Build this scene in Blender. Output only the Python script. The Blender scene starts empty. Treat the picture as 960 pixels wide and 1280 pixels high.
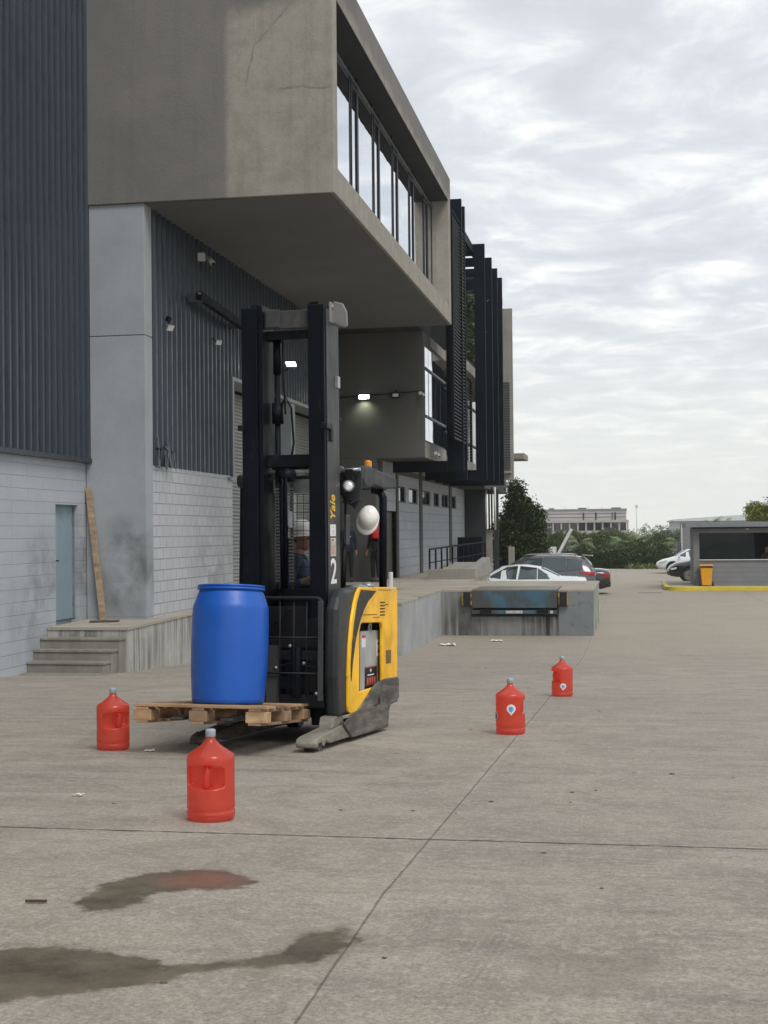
import bpy, bmesh, math, random
from mathutils import Vector, Matrix, Euler, noise as mnoise
random.seed(7)
R = math.radians
sc = bpy.context.scene
COL = sc.collection

# ------------------------------------------------------------------ camera
CZ = 1.45
cam_d = bpy.data.cameras.new('camera')
cam = bpy.data.objects.new('camera', cam_d); COL.objects.link(cam)
F = 1740.0
cam_d.sensor_fit = 'VERTICAL'; cam_d.sensor_height = 36.0; cam_d.lens = F * 36.0 / 1280.0
cam_d.clip_start = 0.1; cam_d.clip_end = 6000
_Y = Vector((310 / F, -22 / F, 1.0)).normalized()          # the facade direction seen from the camera (right, up, forward)
_u = Vector((-0.0125, 1.0, 0.0)); _Z = (_u - _Y * _u.dot(_Y)).normalized()
_X = _Y.cross(_Z)
if _X.x < 0: _X = -_X
rgt = Vector((_X.x, _Y.x, _Z.x)); up = Vector((_X.y, _Y.y, _Z.y)); fw = Vector((_X.z, _Y.z, _Z.z))
cam.matrix_world = Matrix(((rgt.x, up.x, -fw.x, 0), (rgt.y, up.y, -fw.y, 0), (rgt.z, up.z, -fw.z, CZ), (0, 0, 0, 1)))
sc.camera = cam

# ------------------------------------------------------------------ world, sun, exposure
SUN_EL, SUN_AZ = 52.0, 140.0      # azimuth measured from +Y towards +X: behind the camera on the right
w = bpy.data.worlds.new('World'); sc.world = w; w.use_nodes = True
nt = w.node_tree; nt.nodes.clear()
def N(t, **kw):
    n = nt.nodes.new(t)
    for k, v in kw.items():
        setattr(n, k, v)
    return n
def lk(a, b): nt.links.new(a, b)
out = N('ShaderNodeOutputWorld'); bg = N('ShaderNodeBackground'); bg.inputs[1].default_value = 0.1
sky = N('ShaderNodeTexSky'); sky.sky_type = 'NISHITA'; sky.sun_disc = False
sky.sun_elevation = R(SUN_EL); sky.sun_rotation = R(SUN_AZ); sky.air_density = 1.2; sky.dust_density = 2.0
tc = N('ShaderNodeTexCoord'); sp = N('ShaderNodeSeparateXYZ'); lk(tc.outputs['Generated'], sp.inputs[0])
zz = N('ShaderNodeMath', operation='MAXIMUM'); lk(sp.outputs[2], zz.inputs[0]); zz.inputs[1].default_value = 0.0
za = N('ShaderNodeMath', operation='ADD'); lk(zz.outputs[0], za.inputs[0]); za.inputs[1].default_value = 0.10
dx = N('ShaderNodeMath', operation='DIVIDE'); lk(sp.outputs[0], dx.inputs[0]); lk(za.outputs[0], dx.inputs[1])
dy = N('ShaderNodeMath', operation='DIVIDE'); lk(sp.outputs[1], dy.inputs[0]); lk(za.outputs[0], dy.inputs[1])
cb = N('ShaderNodeCombineXYZ'); lk(dx.outputs[0], cb.inputs[0]); lk(dy.outputs[0], cb.inputs[1])
mp = N('ShaderNodeMapping'); lk(cb.outputs[0], mp.inputs[0]); mp.inputs['Rotation'].default_value = (0, 0, R(12)); mp.inputs['Location'].default_value = (3.3, 1.7, 0)
n1 = N('ShaderNodeTexNoise'); lk(mp.outputs[0], n1.inputs['Vector'])
n1.inputs['Scale'].default_value = 3.7; n1.inputs['Detail'].default_value = 10; n1.inputs['Roughness'].default_value = 0.60; n1.inputs['Distortion'].default_value = 0.4
r1 = N('ShaderNodeValToRGB'); lk(n1.outputs[0], r1.inputs[0])
e = r1.color_ramp.elements
e[0].position = 0.36; e[0].color = (5.0, 5.2, 5.5, 1)
e[1].position = 0.50; e[1].color = (5.6, 5.85, 6.15, 1)
q = r1.color_ramp.elements.new(0.58); q.color = (6.6, 6.75, 6.8, 1)
q = r1.color_ramp.elements.new(0.68); q.color = (8.0, 7.95, 7.75, 1)
# towards the horizon the cloud rows merge into one pale layer
hz = N('ShaderNodeMapRange'); lk(sp.outputs[2], hz.inputs[0]); hz.inputs[1].default_value = 0.0; hz.inputs[2].default_value = 0.16
mx0 = N('ShaderNodeMix'); mx0.data_type = 'RGBA'; lk(hz.outputs[0], mx0.inputs[0])
mx0.inputs[6].default_value = (6.6, 6.72, 6.42, 1); lk(r1.outputs[0], mx0.inputs[7])
mx = N('ShaderNodeMix'); mx.data_type = 'RGBA'; mx.inputs[0].default_value = 0.93
lk(sky.outputs[0], mx.inputs[6]); lk(mx0.outputs[2], mx.inputs[7])
lk(mx.outputs[2], bg.inputs[0]); lk(bg.outputs[0], out.inputs[0])

sun_d = bpy.data.lights.new('sun', 'SUN'); sun_d.energy = 1.3; sun_d.angle = R(25); sun_d.color = (1.0, 0.96, 0.9)
sun = bpy.data.objects.new('sun', sun_d); COL.objects.link(sun)
_sd = Vector((math.sin(R(SUN_AZ)) * math.cos(R(SUN_EL)), math.cos(R(SUN_AZ)) * math.cos(R(SUN_EL)), math.sin(R(SUN_EL))))
sun.rotation_euler = _sd.to_track_quat('Z', 'Y').to_euler(); sun.location = (10, -10, 30)
sc.view_settings.view_transform = 'Standard'; sc.view_settings.look = 'None'
sc.view_settings.exposure = 0.52; sc.view_settings.gamma = 1.0; sc.view_settings.use_curve_mapping = False
sc.render.resolution_x = 768; sc.render.resolution_y = 1024
sc.render.engine = 'CYCLES'
sc.cycles.use_denoising = True
sc.cycles.max_bounces = 8

# ------------------------------------------------------------------ ground height of the yard (it falls towards the docks)
def gz(y):
    if y <= 5.5: return 0.0
    if y >= 28.5: return -1.127
    return -0.049 * (y - 5.5)

# ------------------------------------------------------------------ materials
class NB:
    """small node builder"""
    def __init__(s, m):
        s.t = m.node_tree
    def n(s, typ, ins=None, **kw):
        nd = s.t.nodes.new(typ)
        for k, v in kw.items(): setattr(nd, k, v)
        if ins:
            for k, v in ins.items():
                if isinstance(v, bpy.types.NodeSocket): s.t.links.new(v, nd.inputs[k])
                else: nd.inputs[k].default_value = v
        return nd
    def math(s, op, a, b=0.0, c=0.0):
        nd = s.n('ShaderNodeMath', {0: a, 1: b, 2: c}, operation=op)
        return nd.outputs[0]
    def mix(s, f, a, b, mode='MIX'):
        nd = s.t.nodes.new('ShaderNodeMix'); nd.data_type = 'RGBA'; nd.blend_type = mode
        for k, v in ((0, f), (6, a), (7, b)):
            if isinstance(v, bpy.types.NodeSocket): s.t.links.new(v, nd.inputs[k])
            elif k == 0: nd.inputs[k].default_value = v
            else: nd.inputs[k].default_value = tuple(v) + ((1,) if len(v) == 3 else ())
        return nd.outputs[2]
    def noise(s, vec, scale, detail=4, rough=0.55, dist=0.0):
        return s.n('ShaderNodeTexNoise', {'Vector': vec, 'Scale': scale, 'Detail': detail, 'Roughness': rough, 'Distortion': dist}).outputs[0]
    def ramp(s, f, *stops):
        nd = s.n('ShaderNodeValToRGB', {0: f}); cr = nd.color_ramp
        def c4(c): return (c, c, c, 1) if not hasattr(c, '__len__') else tuple(c) + ((1,) if len(c) == 3 else ())
        cr.elements[0].position = stops[0][0]; cr.elements[0].color = c4(stops[0][1])
        cr.elements[1].position = stops[-1][0]; cr.elements[1].color = c4(stops[-1][1])
        for p_, c_ in stops[1:-1]:
            x = cr.elements.new(p_); x.color = c4(c_)
        return nd.outputs[0]
    def rng(s, v, a, b, c=0.0, d=1.0):
        return s.n('ShaderNodeMapRange', {0: v, 1: a, 2: b, 3: c, 4: d}).outputs[0]
    def scl(s, vec, x, y, z):
        return s.n('ShaderNodeMapping', {'Vector': vec, 'Scale': (x, y, z)}).outputs[0]
def newmat(name):
    m = bpy.data.materials.new(name); m.use_nodes = True
    b = m.node_tree.nodes['Principled BSDF']
    return m, NB(m), b
def setc(b, nb, k, v):
    if isinstance(v, bpy.types.NodeSocket): nb.t.links.new(v, b.inputs[k])
    else: b.inputs[k].default_value = v
def P(name, col, rough=0.6, metal=0.0, var=0.12, vs=3.0, bump=0.0, bs=60.0, spec=0.5, dirt=None, coat=0.0, scale3=None):
    m, nb, b = newmat(name)
    tcn = nb.n('ShaderNodeTexCoord'); o = tcn.outputs['Object']
    if scale3: o = nb.scl(o, *scale3)
    f = nb.noise(o, vs, 6, 0.6)
    lo = tuple(max(0, c * (1 - var)) for c in col); hi = tuple(min(1, c * (1 + var)) for c in col)
    c = nb.mix(nb.rng(f, 0.3, 0.7), lo, hi)
    if dirt:
        dc, ds, t0, t1 = dirt
        df = nb.rng(nb.noise(o, ds, 8, 0.65, 0.3), t0, t1)
        c = nb.mix(df, c, dc)
    setc(b, nb, 'Base Color', c)
    rf = nb.rng(nb.noise(o, vs * 4, 5), 0.3, 0.7, max(0, rough - 0.08), min(1, rough + 0.1))
    setc(b, nb, 'Roughness', rf)
    b.inputs['Metallic'].default_value = metal
    b.inputs['Specular IOR Level'].default_value = spec
    b.inputs['Coat Weight'].default_value = coat
    if bump:
        bp = nb.n('ShaderNodeBump', {'Height': nb.noise(o, bs, 4), 'Strength': bump, 'Distance': 0.02})
        setc(b, nb, 'Normal', bp.outputs[0])
    return m
def wallvec(nb):
    g = nb.n('ShaderNodeNewGeometry').outputs['Position']; sp_ = nb.n('ShaderNodeSeparateXYZ', {0: g})
    xy = nb.math('ADD', sp_.outputs[0], sp_.outputs[1])
    v = nb.n('ShaderNodeCombineXYZ', {0: xy, 1: sp_.outputs[2]}).outputs[0]
    return g, v, sp_
def blockmat(name, col, bw=0.4, bh=0.2, grime=None, mort=0.62, grime_amt=0.75, msz=0.008):
    m, nb, b = newmat(name)
    o, v, s3 = wallvec(nb)
    br = nb.n('ShaderNodeTexBrick', {'Vector': v, 'Color1': (col[0], col[1], col[2], 1), 'Color2': (col[0] * .93, col[1] * .93, col[2] * .94, 1),
                                     'Mortar': (col[0] * mort, col[1] * mort, col[2] * mort, 1), 'Scale': 1.0, 'Mortar Size': msz,
                                     'Mortar Smooth': 0.4, 'Brick Width': bw, 'Row Height': bh})
    c = nb.mix(nb.rng(nb.noise(o, 1.1, 7, 0.6), 0.3, 0.75), br.outputs[0], (col[0] * .8, col[1] * .8, col[2] * .78))
    fine = nb.noise(o, 35, 4)
    c = nb.mix(nb.rng(fine, 0.3, 0.8, 0, 0.25), c, (col[0] * .6, col[1] * .6, col[2] * .6))
    if grime:                                       # smoke and tyre grime left on the paint at given places
        tot = None
        for (gx, gy, gzz, rad) in grime:
            d = nb.n('ShaderNodeVectorMath', {0: o, 1: (gx, gy, gzz)}, operation='DISTANCE').outputs['Value']
            k = nb.rng(d, rad, rad * 0.15)
            tot = k if tot is None else nb.math('MAXIMUM', tot, k)
        g2 = nb.math('MULTIPLY', tot, nb.rng(nb.noise(o, 2.2, 7, 0.6, 0.4), 0.33, 0.66))
        c = nb.mix(nb.math('MULTIPLY', g2, grime_amt), c, (0.07, 0.068, 0.06))
    setc(b, nb, 'Base Color', c); b.inputs['Roughness'].default_value = 0.8; b.inputs['Specular IOR Level'].default_value = 0.3
    hgt = nb.math('SUBTRACT', nb.math('MULTIPLY', fine, 0.3), br.outputs['Fac'])
    bp = nb.n('ShaderNodeBump', {'Height': hgt, 'Strength': 0.6, 'Distance': 0.012})
    setc(b, nb, 'Normal', bp.outputs[0])
    return m
def streakmat(name, col, dark, amt=0.6, ts=(0.42, 0.7)):
    m, nb, b = newmat(name)
    tcn = nb.n('ShaderNodeTexCoord'); o = tcn.outputs['Object']
    base = nb.mix(nb.rng(nb.noise(o, 1.6, 8, 0.62), 0.3, 0.7), tuple(x * .82 for x in col), tuple(x * 1.12 for x in col))
    st = nb.noise(nb.scl(o, 7, 7, 0.35), 1.0, 7, 0.62)
    big = nb.noise(o, 0.5, 4, 0.5)
    f = nb.math('MULTIPLY', nb.rng(st, ts[0], ts[1]), nb.rng(big, 0.36, 0.62))
    c = nb.mix(nb.math('MULTIPLY', f, amt), base, dark)
    lt = nb.rng(nb.noise(nb.scl(o, 9, 9, 0.9), 1.0, 6, 0.7), 0.62, 0.72)
    c = nb.mix(nb.math('MULTIPLY', lt, 0.4), c, tuple(min(1, x * 1.7) for x in col))
    setc(b, nb, 'Base Color', c); b.inputs['Roughness'].default_value = 0.85; b.inputs['Specular IOR Level'].default_value = 0.3
    bp = nb.n('ShaderNodeBump', {'Height': nb.noise(o, 30, 6, 0.6), 'Strength': 0.35, 'Distance': 0.02})
    setc(b, nb, 'Normal', bp.outputs[0])
    return m

M = {}
M['cladding'] = P('cladding', (0.026, 0.040, 0.056), 0.36, 0.0, 0.10, 1.2, spec=0.55)
M['cladding_trim'] = P('cladding_trim', (0.028, 0.036, 0.045), 0.45)
M['block_left'] = blockmat('block_left', (0.45, 0.485, 0.53), 1.2, 0.2, [(-9.5, 21.5, 0.75, 1.1), (-9.5, 23.2, 0.9, 1.2), (-9.5, 20.9, 0.2, 0.9)], grime_amt=0.55)
M['block_mid'] = blockmat('block_mid', (0.49, 0.51, 0.54), 0.36, 0.2, [(-8.4, 27.2, 0.5, 2.2), (-8.4, 28.8, 0.9, 1.2)], grime_amt=0.4, mort=0.5, msz=0.013)
M['block_far'] = blockmat('block_far', (0.42, 0.445, 0.475), 0.8, 0.3, mort=.5, msz=.014)
M['block_hut'] = blockmat('block_hut', (0.24, 0.25, 0.265), 2.4, 0.2, mort=0.6)
M['stucco'] = None
def stucco():
    m, nb, b = newmat('stucco')
    o = nb.n('ShaderNodeNewGeometry').outputs['Position']; s3 = nb.n('ShaderNodeSeparateXYZ', {0: o})
    big = nb.noise(o, 0.55, 6, 0.55, 0.3)
    c = nb.mix(nb.rng(big, 0.32, 0.68), (0.165, 0.159, 0.150), (0.212, 0.203, 0.190))
    # repainted, paler patch on the end face (its own edge, left and top)
    nz = nb.math('MULTIPLY', nb.math('SUBTRACT', nb.noise(o, 1.4, 5, 0.6), 0.5), 0.55)
    px = nb.rng(nb.math('ADD', s3.outputs[0], nb.math('MULTIPLY', nz, 0.25)), -6.90, -6.80)
    pz = nb.rng(nb.math('ADD', s3.outputs[2], nb.math('ADD', nz, nb.math('MULTIPLY', s3.outputs[0], -0.22))), 12.05, 11.8)
    pm = nb.math('MULTIPLY', px, pz)
    mot = nb.mix(nb.rng(nb.noise(o, 2.6, 8, 0.7), 0.35, 0.65), (0.272, 0.253, 0.219), (0.355, 0.332, 0.292))
    c = nb.mix(pm, c, mot)
    sp_ = nb.rng(nb.noise(o, 14, 5, 0.7), 0.66, 0.74)
    c = nb.mix(nb.math('MULTIPLY', sp_, 0.35), c, (0.11, 0.10, 0.09))
    rain = nb.rng(nb.noise(nb.scl(o, 5, 5, 0.3), 1, 5, 0.6), 0.52, 0.75)
    c = nb.mix(nb.math('MULTIPLY', rain, 0.25), c, (0.10, 0.095, 0.088))
    setc(b, nb, 'Base Color', c); b.inputs['Roughness'].default_value = 0.9; b.inputs['Specular IOR Level'].default_value = 0.2
    hh = nb.math('ADD', nb.noise(o, 70, 3), nb.math('MULTIPLY', nb.noise(o, 3, 4), 1.2))
    bp = nb.n('ShaderNodeBump', {'Height': hh, 'Strength': 0.4, 'Distance': 0.02}); setc(b, nb, 'Normal', bp.outputs[0])
    return m
M['stucco'] = stucco()
M['stucco_grey'] = P('stucco_grey', (0.100, 0.099, 0.094), 0.9, 0, 0.1, 0.9, 0.25, 60, 0.2)
M['stucco_dark'] = P('stucco_dark', (0.040, 0.042, 0.045), 0.9, 0, 0.1, 0.9, 0.25, 60, 0.2)
M['soffit'] = P('soffit', (0.150, 0.149, 0.146), 0.9, 0, 0.08, 0.7, 0.2, 60, 0.2)
M['column'] = blockmat('column', (0.36, 0.39, 0.42), 9.0, 30.0, [(-8.8, 23.3, 0.45, 0.75), (-8.75, 23.3, 1.3, 0.6), (-8.5, 23.3, 0.9, 0.9)], grime_amt=0.7)
M['fin'] = P('fin', (0.005, 0.008, 0.014), 0.6, 0.0, 0.15, 1.0, spec=0.10)
M['louvre'] = P('louvre', (0.075, 0.078, 0.08), 0.5, 0.0, 0.12, 2.0)
M['frame_dark'] = P('frame_dark', (0.008, 0.010, 0.016), 0.45, spec=0.25)
M['frame_grey'] = P('frame_grey', (0.12, 0.13, 0.14), 0.4, 0.3)
M['concrete_pale'] = streakmat('concrete_pale', (0.30, 0.29, 0.26), (0.10, 0.095, 0.085), 0.5)
M['concrete_dock'] = streakmat('concrete_dock', (0.40, 0.395, 0.37), (0.05, 0.048, 0.04), 0.95, (0.44, 0.58))
M['dock_plain'] = streakmat('dock_plain', (0.36, 0.37, 0.375), (0.12, 0.118, 0.11), 0.5, (0.52, 0.66))
M['concrete_face'] = streakmat('concrete_face', (0.25, 0.255, 0.25), (0.03, 0.029, 0.026), 0.95, (0.38, 0.58))
M['concrete_step'] = streakmat('concrete_step', (0.24, 0.232, 0.20), (0.06, 0.055, 0.045), 0.7)
M['concrete_top'] = P('concrete_top', (0.36, 0.325, 0.27), 0.85, 0, 0.14, 0.8, 0.3, 40, 0.3, dirt=((0.15, 0.135, 0.11), 1.3, 0.55, 0.8))
M['shutter'] = P('shutter', (0.36, 0.37, 0.35), 0.5, 0.2, 0.1, 1.0)
M['door_blue'] = P('door_blue', (0.22, 0.30, 0.35), 0.5, 0, 0.12, 1.5, dirt=((0.10, 0.12, 0.13), 1.3, 0.52, 0.8), scale3=(1, 1, 0.7))
M['door_brown'] = P('door_brown', (0.075, 0.062, 0.052), 0.6)
M['glass'] = None
def glassm(name, col, metal, rough):
    m, nb, b = newmat(name)
    tcn = nb.n('ShaderNodeTexCoord')
    c = nb.mix(nb.noise(tcn.outputs['Object'], 0.6, 3), tuple(x * .85 for x in col), col)
    setc(b, nb, 'Base Color', c); b.inputs['Metallic'].default_value = metal; b.inputs['Roughness'].default_value = rough
    b.inputs['Specular IOR Level'].default_value = 0.8
    bp = nb.n('ShaderNodeBump', {'Height': nb.noise(tcn.outputs['Object'], 0.9, 2), 'Strength': 0.03, 'Distance': 0.1}); setc(b, nb, 'Normal', bp.outputs[0])
    return m
M['glass'] = glassm('glass', (0.82, 0.86, 0.92), 1.0, 0.015)
M['glass_dark'] = glassm('glass_dark', (0.012, 0.018, 0.02), 0.0, 0.04)
M['glass_hut'] = glassm('glass_hut', (0.006, 0.014, 0.014), 0.0, 0.05); M['glass_hut'].node_tree.nodes['Principled BSDF'].inputs['Specular IOR Level'].default_value = .25
M['glass_car'] = glassm('glass_car', (0.06, 0.085, 0.09), 0.0, 0.03)
M['white_metal'] = P('white_metal', (0.62, 0.62, 0.6), 0.45)
M['grey_metal'] = P('grey_metal', (0.25, 0.26, 0.27), 0.4, 0.4)
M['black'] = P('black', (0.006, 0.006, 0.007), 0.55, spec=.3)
def emis(name, col, s):
    m, nb, b = newmat(name)
    b.inputs['Base Color'].default_value = (0.8, 0.8, 0.8, 1)
    b.inputs['Emission Color'].default_value = tuple(col) + (1,); b.inputs['Emission Strength'].default_value = s
    return m
M['lamp_on'] = emis('lamp_on', (1.0, 1.0, 0.92), 14)
M['lamp_green'] = emis('lamp_green', (0.95, 1.0, 0.84), 14)

# ------------------------------------------------------------------ mesh helpers
class MB:
    def __init__(s): s.bm = bmesh.new()
    def _quadbox(s, pts):
        v = [s.bm.verts.new(p) for p in pts]
        for f in ((0, 3, 2, 1), (4, 5, 6, 7), (0, 1, 5, 4), (1, 2, 6, 5), (2, 3, 7, 6), (3, 0, 4, 7)):
            s.bm.faces.new([v[i] for i in f])
        return s
    def box(s, x0, x1, y0, y1, z0, z1):
        return s._quadbox([(x0, y0, z0), (x1, y0, z0), (x1, y1, z0), (x0, y1, z0), (x0, y0, z1), (x1, y0, z1), (x1, y1, z1), (x0, y1, z1)])
    def obox(s, c, size, rot=(0, 0, 0)):
        m = Matrix.Translation(Vector(c)) @ Euler(rot).to_matrix().to_4x4()
        a, b_, c_ = (k / 2 for k in size)
        pts = [(-a, -b_, -c_), (a, -b_, -c_), (a, b_, -c_), (-a, b_, -c_), (-a, -b_, c_), (a, -b_, c_), (a, b_, c_), (-a, b_, c_)]
        return s._quadbox([m @ Vector(p) for p in pts])
    def bar(s, p0, p1, wdt, dep=None, upv=(0, 0, 1)):
        p0, p1 = Vector(p0), Vector(p1); d = (p1 - p0); L = d.length; d.normalize(); dep = dep or wdt
        upv = Vector(upv)
        if abs(d.dot(upv)) > 0.98: upv = Vector((0, 1, 0))
        a = d.cross(upv).normalized() * (wdt / 2); b_ = a.cross(d).normalized() * (dep / 2)
        pts = [p0 - a - b_, p0 + a - b_, p0 + a + b_, p0 - a + b_, p1 - a - b_, p1 + a - b_, p1 + a + b_, p1 - a + b_]
        return s._quadbox(pts)
    def cyl(s, p0, p1, r0, r1=None, seg=16, cap=True):
        r1 = r0 if r1 is None else r1
        p0, p1 = Vector(p0), Vector(p1); d = (p1 - p0).normalized()
        t = Vector((0, 0, 1)) if abs(d.z) < 0.9 else Vector((1, 0, 0))
        a = d.cross(t).normalized(); b_ = d.cross(a)
        A = []; B = []
        for i in range(seg):
            q_ = a * math.cos(2 * math.pi * i / seg) + b_ * math.sin(2 * math.pi * i / seg)
            A.append(s.bm.verts.new(p0 + q_ * r0)); B.append(s.bm.verts.new(p1 + q_ * r1))
        for i in range(seg):
            f = s.bm.faces.new([A[i], A[(i + 1) % seg], B[(i + 1) % seg], B[i]]); f.smooth = True
        if cap: s.bm.faces.new(A[::-1]); s.bm.faces.new(B)
        return s
    def tube(s, pts, r, seg=8):
        pts = [Vector(p) for p in pts]; rings = []
        for i, p in enumerate(pts):
            d = (pts[min(i + 1, len(pts) - 1)] - pts[max(i - 1, 0)]).normalized()
            t = Vector((0, 0, 1)) if abs(d.z) < 0.9 else Vector((1, 0, 0))
            a = d.cross(t).normalized(); b_ = d.cross(a)
            rr = r[i] if hasattr(r, '__len__') else r
            rings.append([s.bm.verts.new(p + (a * math.cos(2 * math.pi * k / seg) + b_ * math.sin(2 * math.pi * k / seg)) * rr) for k in range(seg)])
        for A, B in zip(rings, rings[1:]):
            for k in range(seg):
                f = s.bm.faces.new([A[k], A[(k + 1) % seg], B[(k + 1) % seg], B[k]]); f.smooth = True
        s.bm.faces.new(rings[0][::-1]); s.bm.faces.new(rings[-1])
        return s
    def lathe(s, prof, c=(0, 0, 0), seg=32, smooth=True):
        rings = []
        for (r, z) in prof:
            if r < 1e-6: rings.append([s.bm.verts.new((c[0], c[1], c[2] + z))])
            else: rings.append([s.bm.verts.new((c[0] + r * math.cos(2 * math.pi * k / seg), c[1] + r * math.sin(2 * math.pi * k / seg), c[2] + z)) for k in range(seg)])
        for A, B in zip(rings, rings[1:]):
            for k in range(seg):
                k2 = (k + 1) % seg
                if len(A) == 1 and len(B) == 1: continue
                if len(A) == 1: vs = [A[0], B[k2], B[k]]
                elif len(B) == 1: vs = [A[k], A[k2], B[0]]
                else: vs = [A[k], A[k2], B[k2], B[k]]
                f = s.bm.faces.new(vs); f.smooth = smooth
        return s
    def prism(s, poly, axis, a, b_):
        """poly of 2D points extruded along axis from a to b; axis x: (y,z), y: (x,z), z: (x,y)"""
        def pt(p, t):
            return {'x': (t, p[0], p[1]), 'y': (p[0], t, p[1]), 'z': (p[0], p[1], t)}[axis]
        A = [s.bm.verts.new(pt(p, a)) for p in poly]; B = [s.bm.verts.new(pt(p, b_)) for p in poly]
        n = len(poly)
        s.bm.faces.new(A[::-1]); s.bm.faces.new(B)
        for i in range(n): s.bm.faces.new([A[i], A[(i + 1) % n], B[(i + 1) % n], B[i]])
        return s
    def ball(s, c, r, seg=16, rings=10, sc3=(1, 1, 1)):
        mtx = Matrix.Translation(Vector(c)) @ Matrix.Diagonal((sc3[0], sc3[1], sc3[2], 1))
        g = bmesh.ops.create_uvsphere(s.bm, u_segments=seg, v_segments=rings, radius=r, matrix=mtx)
        for v in g['verts']:
            for f in v.link_faces: f.smooth = True
        return s
    def quad(s, *pts):
        s.bm.faces.new([s.bm.verts.new(p) for p in pts]); return s
    def build(s, name, mat, parent=None, world=False, bevel=0.0, seg=2, recalc=True):
        if recalc: bmesh.ops.recalc_face_normals(s.bm, faces=s.bm.faces[:])
        me = bpy.data.meshes.new(name)
        if parent is not None and world:
            s.bm.transform(parent.matrix_world.inverted())
        s.bm.to_mesh(me); s.bm.free()
        if isinstance(mat, (list, tuple)):
            for x in mat: me.materials.append(x)
        else: me.materials.append(mat)
        o = bpy.data.objects.new(name, me); COL.objects.link(o)
        if parent is not None: o.parent = parent
        if bevel:
            md = o.modifiers.new('bevel', 'BEVEL'); md.width = bevel; md.segments = seg; md.limit_method = 'ANGLE'; md.angle_limit = R(40)
            md.harden_normals = False
        return o
def thing(name, label, cat, loc=(0, 0, 0), rot=(0, 0, 0), group=None):
    o = bpy.data.objects.new(name, None); COL.objects.link(o)
    o.location = loc; o.rotation_euler = rot
    o.matrix_world = Matrix.Translation(Vector(loc)) @ Euler(rot).to_matrix().to_4x4()
    o['label'] = label; o['category'] = cat
    if group: o['group'] = group
    o.empty_display_size = 0.2
    return o
def tag(o, label, cat, group=None, kind=None):
    o['label'] = label; o['category'] = cat
    if group: o['group'] = group
    if kind: o['kind'] = kind
    return o
def text(s, size, name, mat, parent, mtx, ext=0.001, shear=0.0, off=0.0, sx=1.0):
    c = bpy.data.curves.new(name, 'FONT'); c.body = s; c.size = size; c.extrude = ext; c.shear = shear; c.offset = off
    c.align_x = 'CENTER'; c.align_y = 'CENTER'
    o = bpy.data.objects.new(name, c); COL.objects.link(o)
    dg = bpy.context.evaluated_depsgraph_get()
    me = bpy.data.meshes.new_from_object(o.evaluated_get(dg)); me.name = name
    bpy.data.objects.remove(o)
    me.transform(Matrix.Diagonal((sx, 1, 1, 1))); me.transform(mtx)
    me.materials.clear(); me.materials.append(mat)
    o = bpy.data.objects.new(name, me); COL.objects.link(o); o.parent = parent
    return o
def frame3(o, x, y, z):
    x, y, z = Vector(x), Vector(y), Vector(z)
    return Matrix(((x.x, y.x, z.x, o[0]), (x.y, y.y, z.y, o[1]), (x.z, y.z, z.z, o[2]), (0, 0, 0, 1)))
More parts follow.
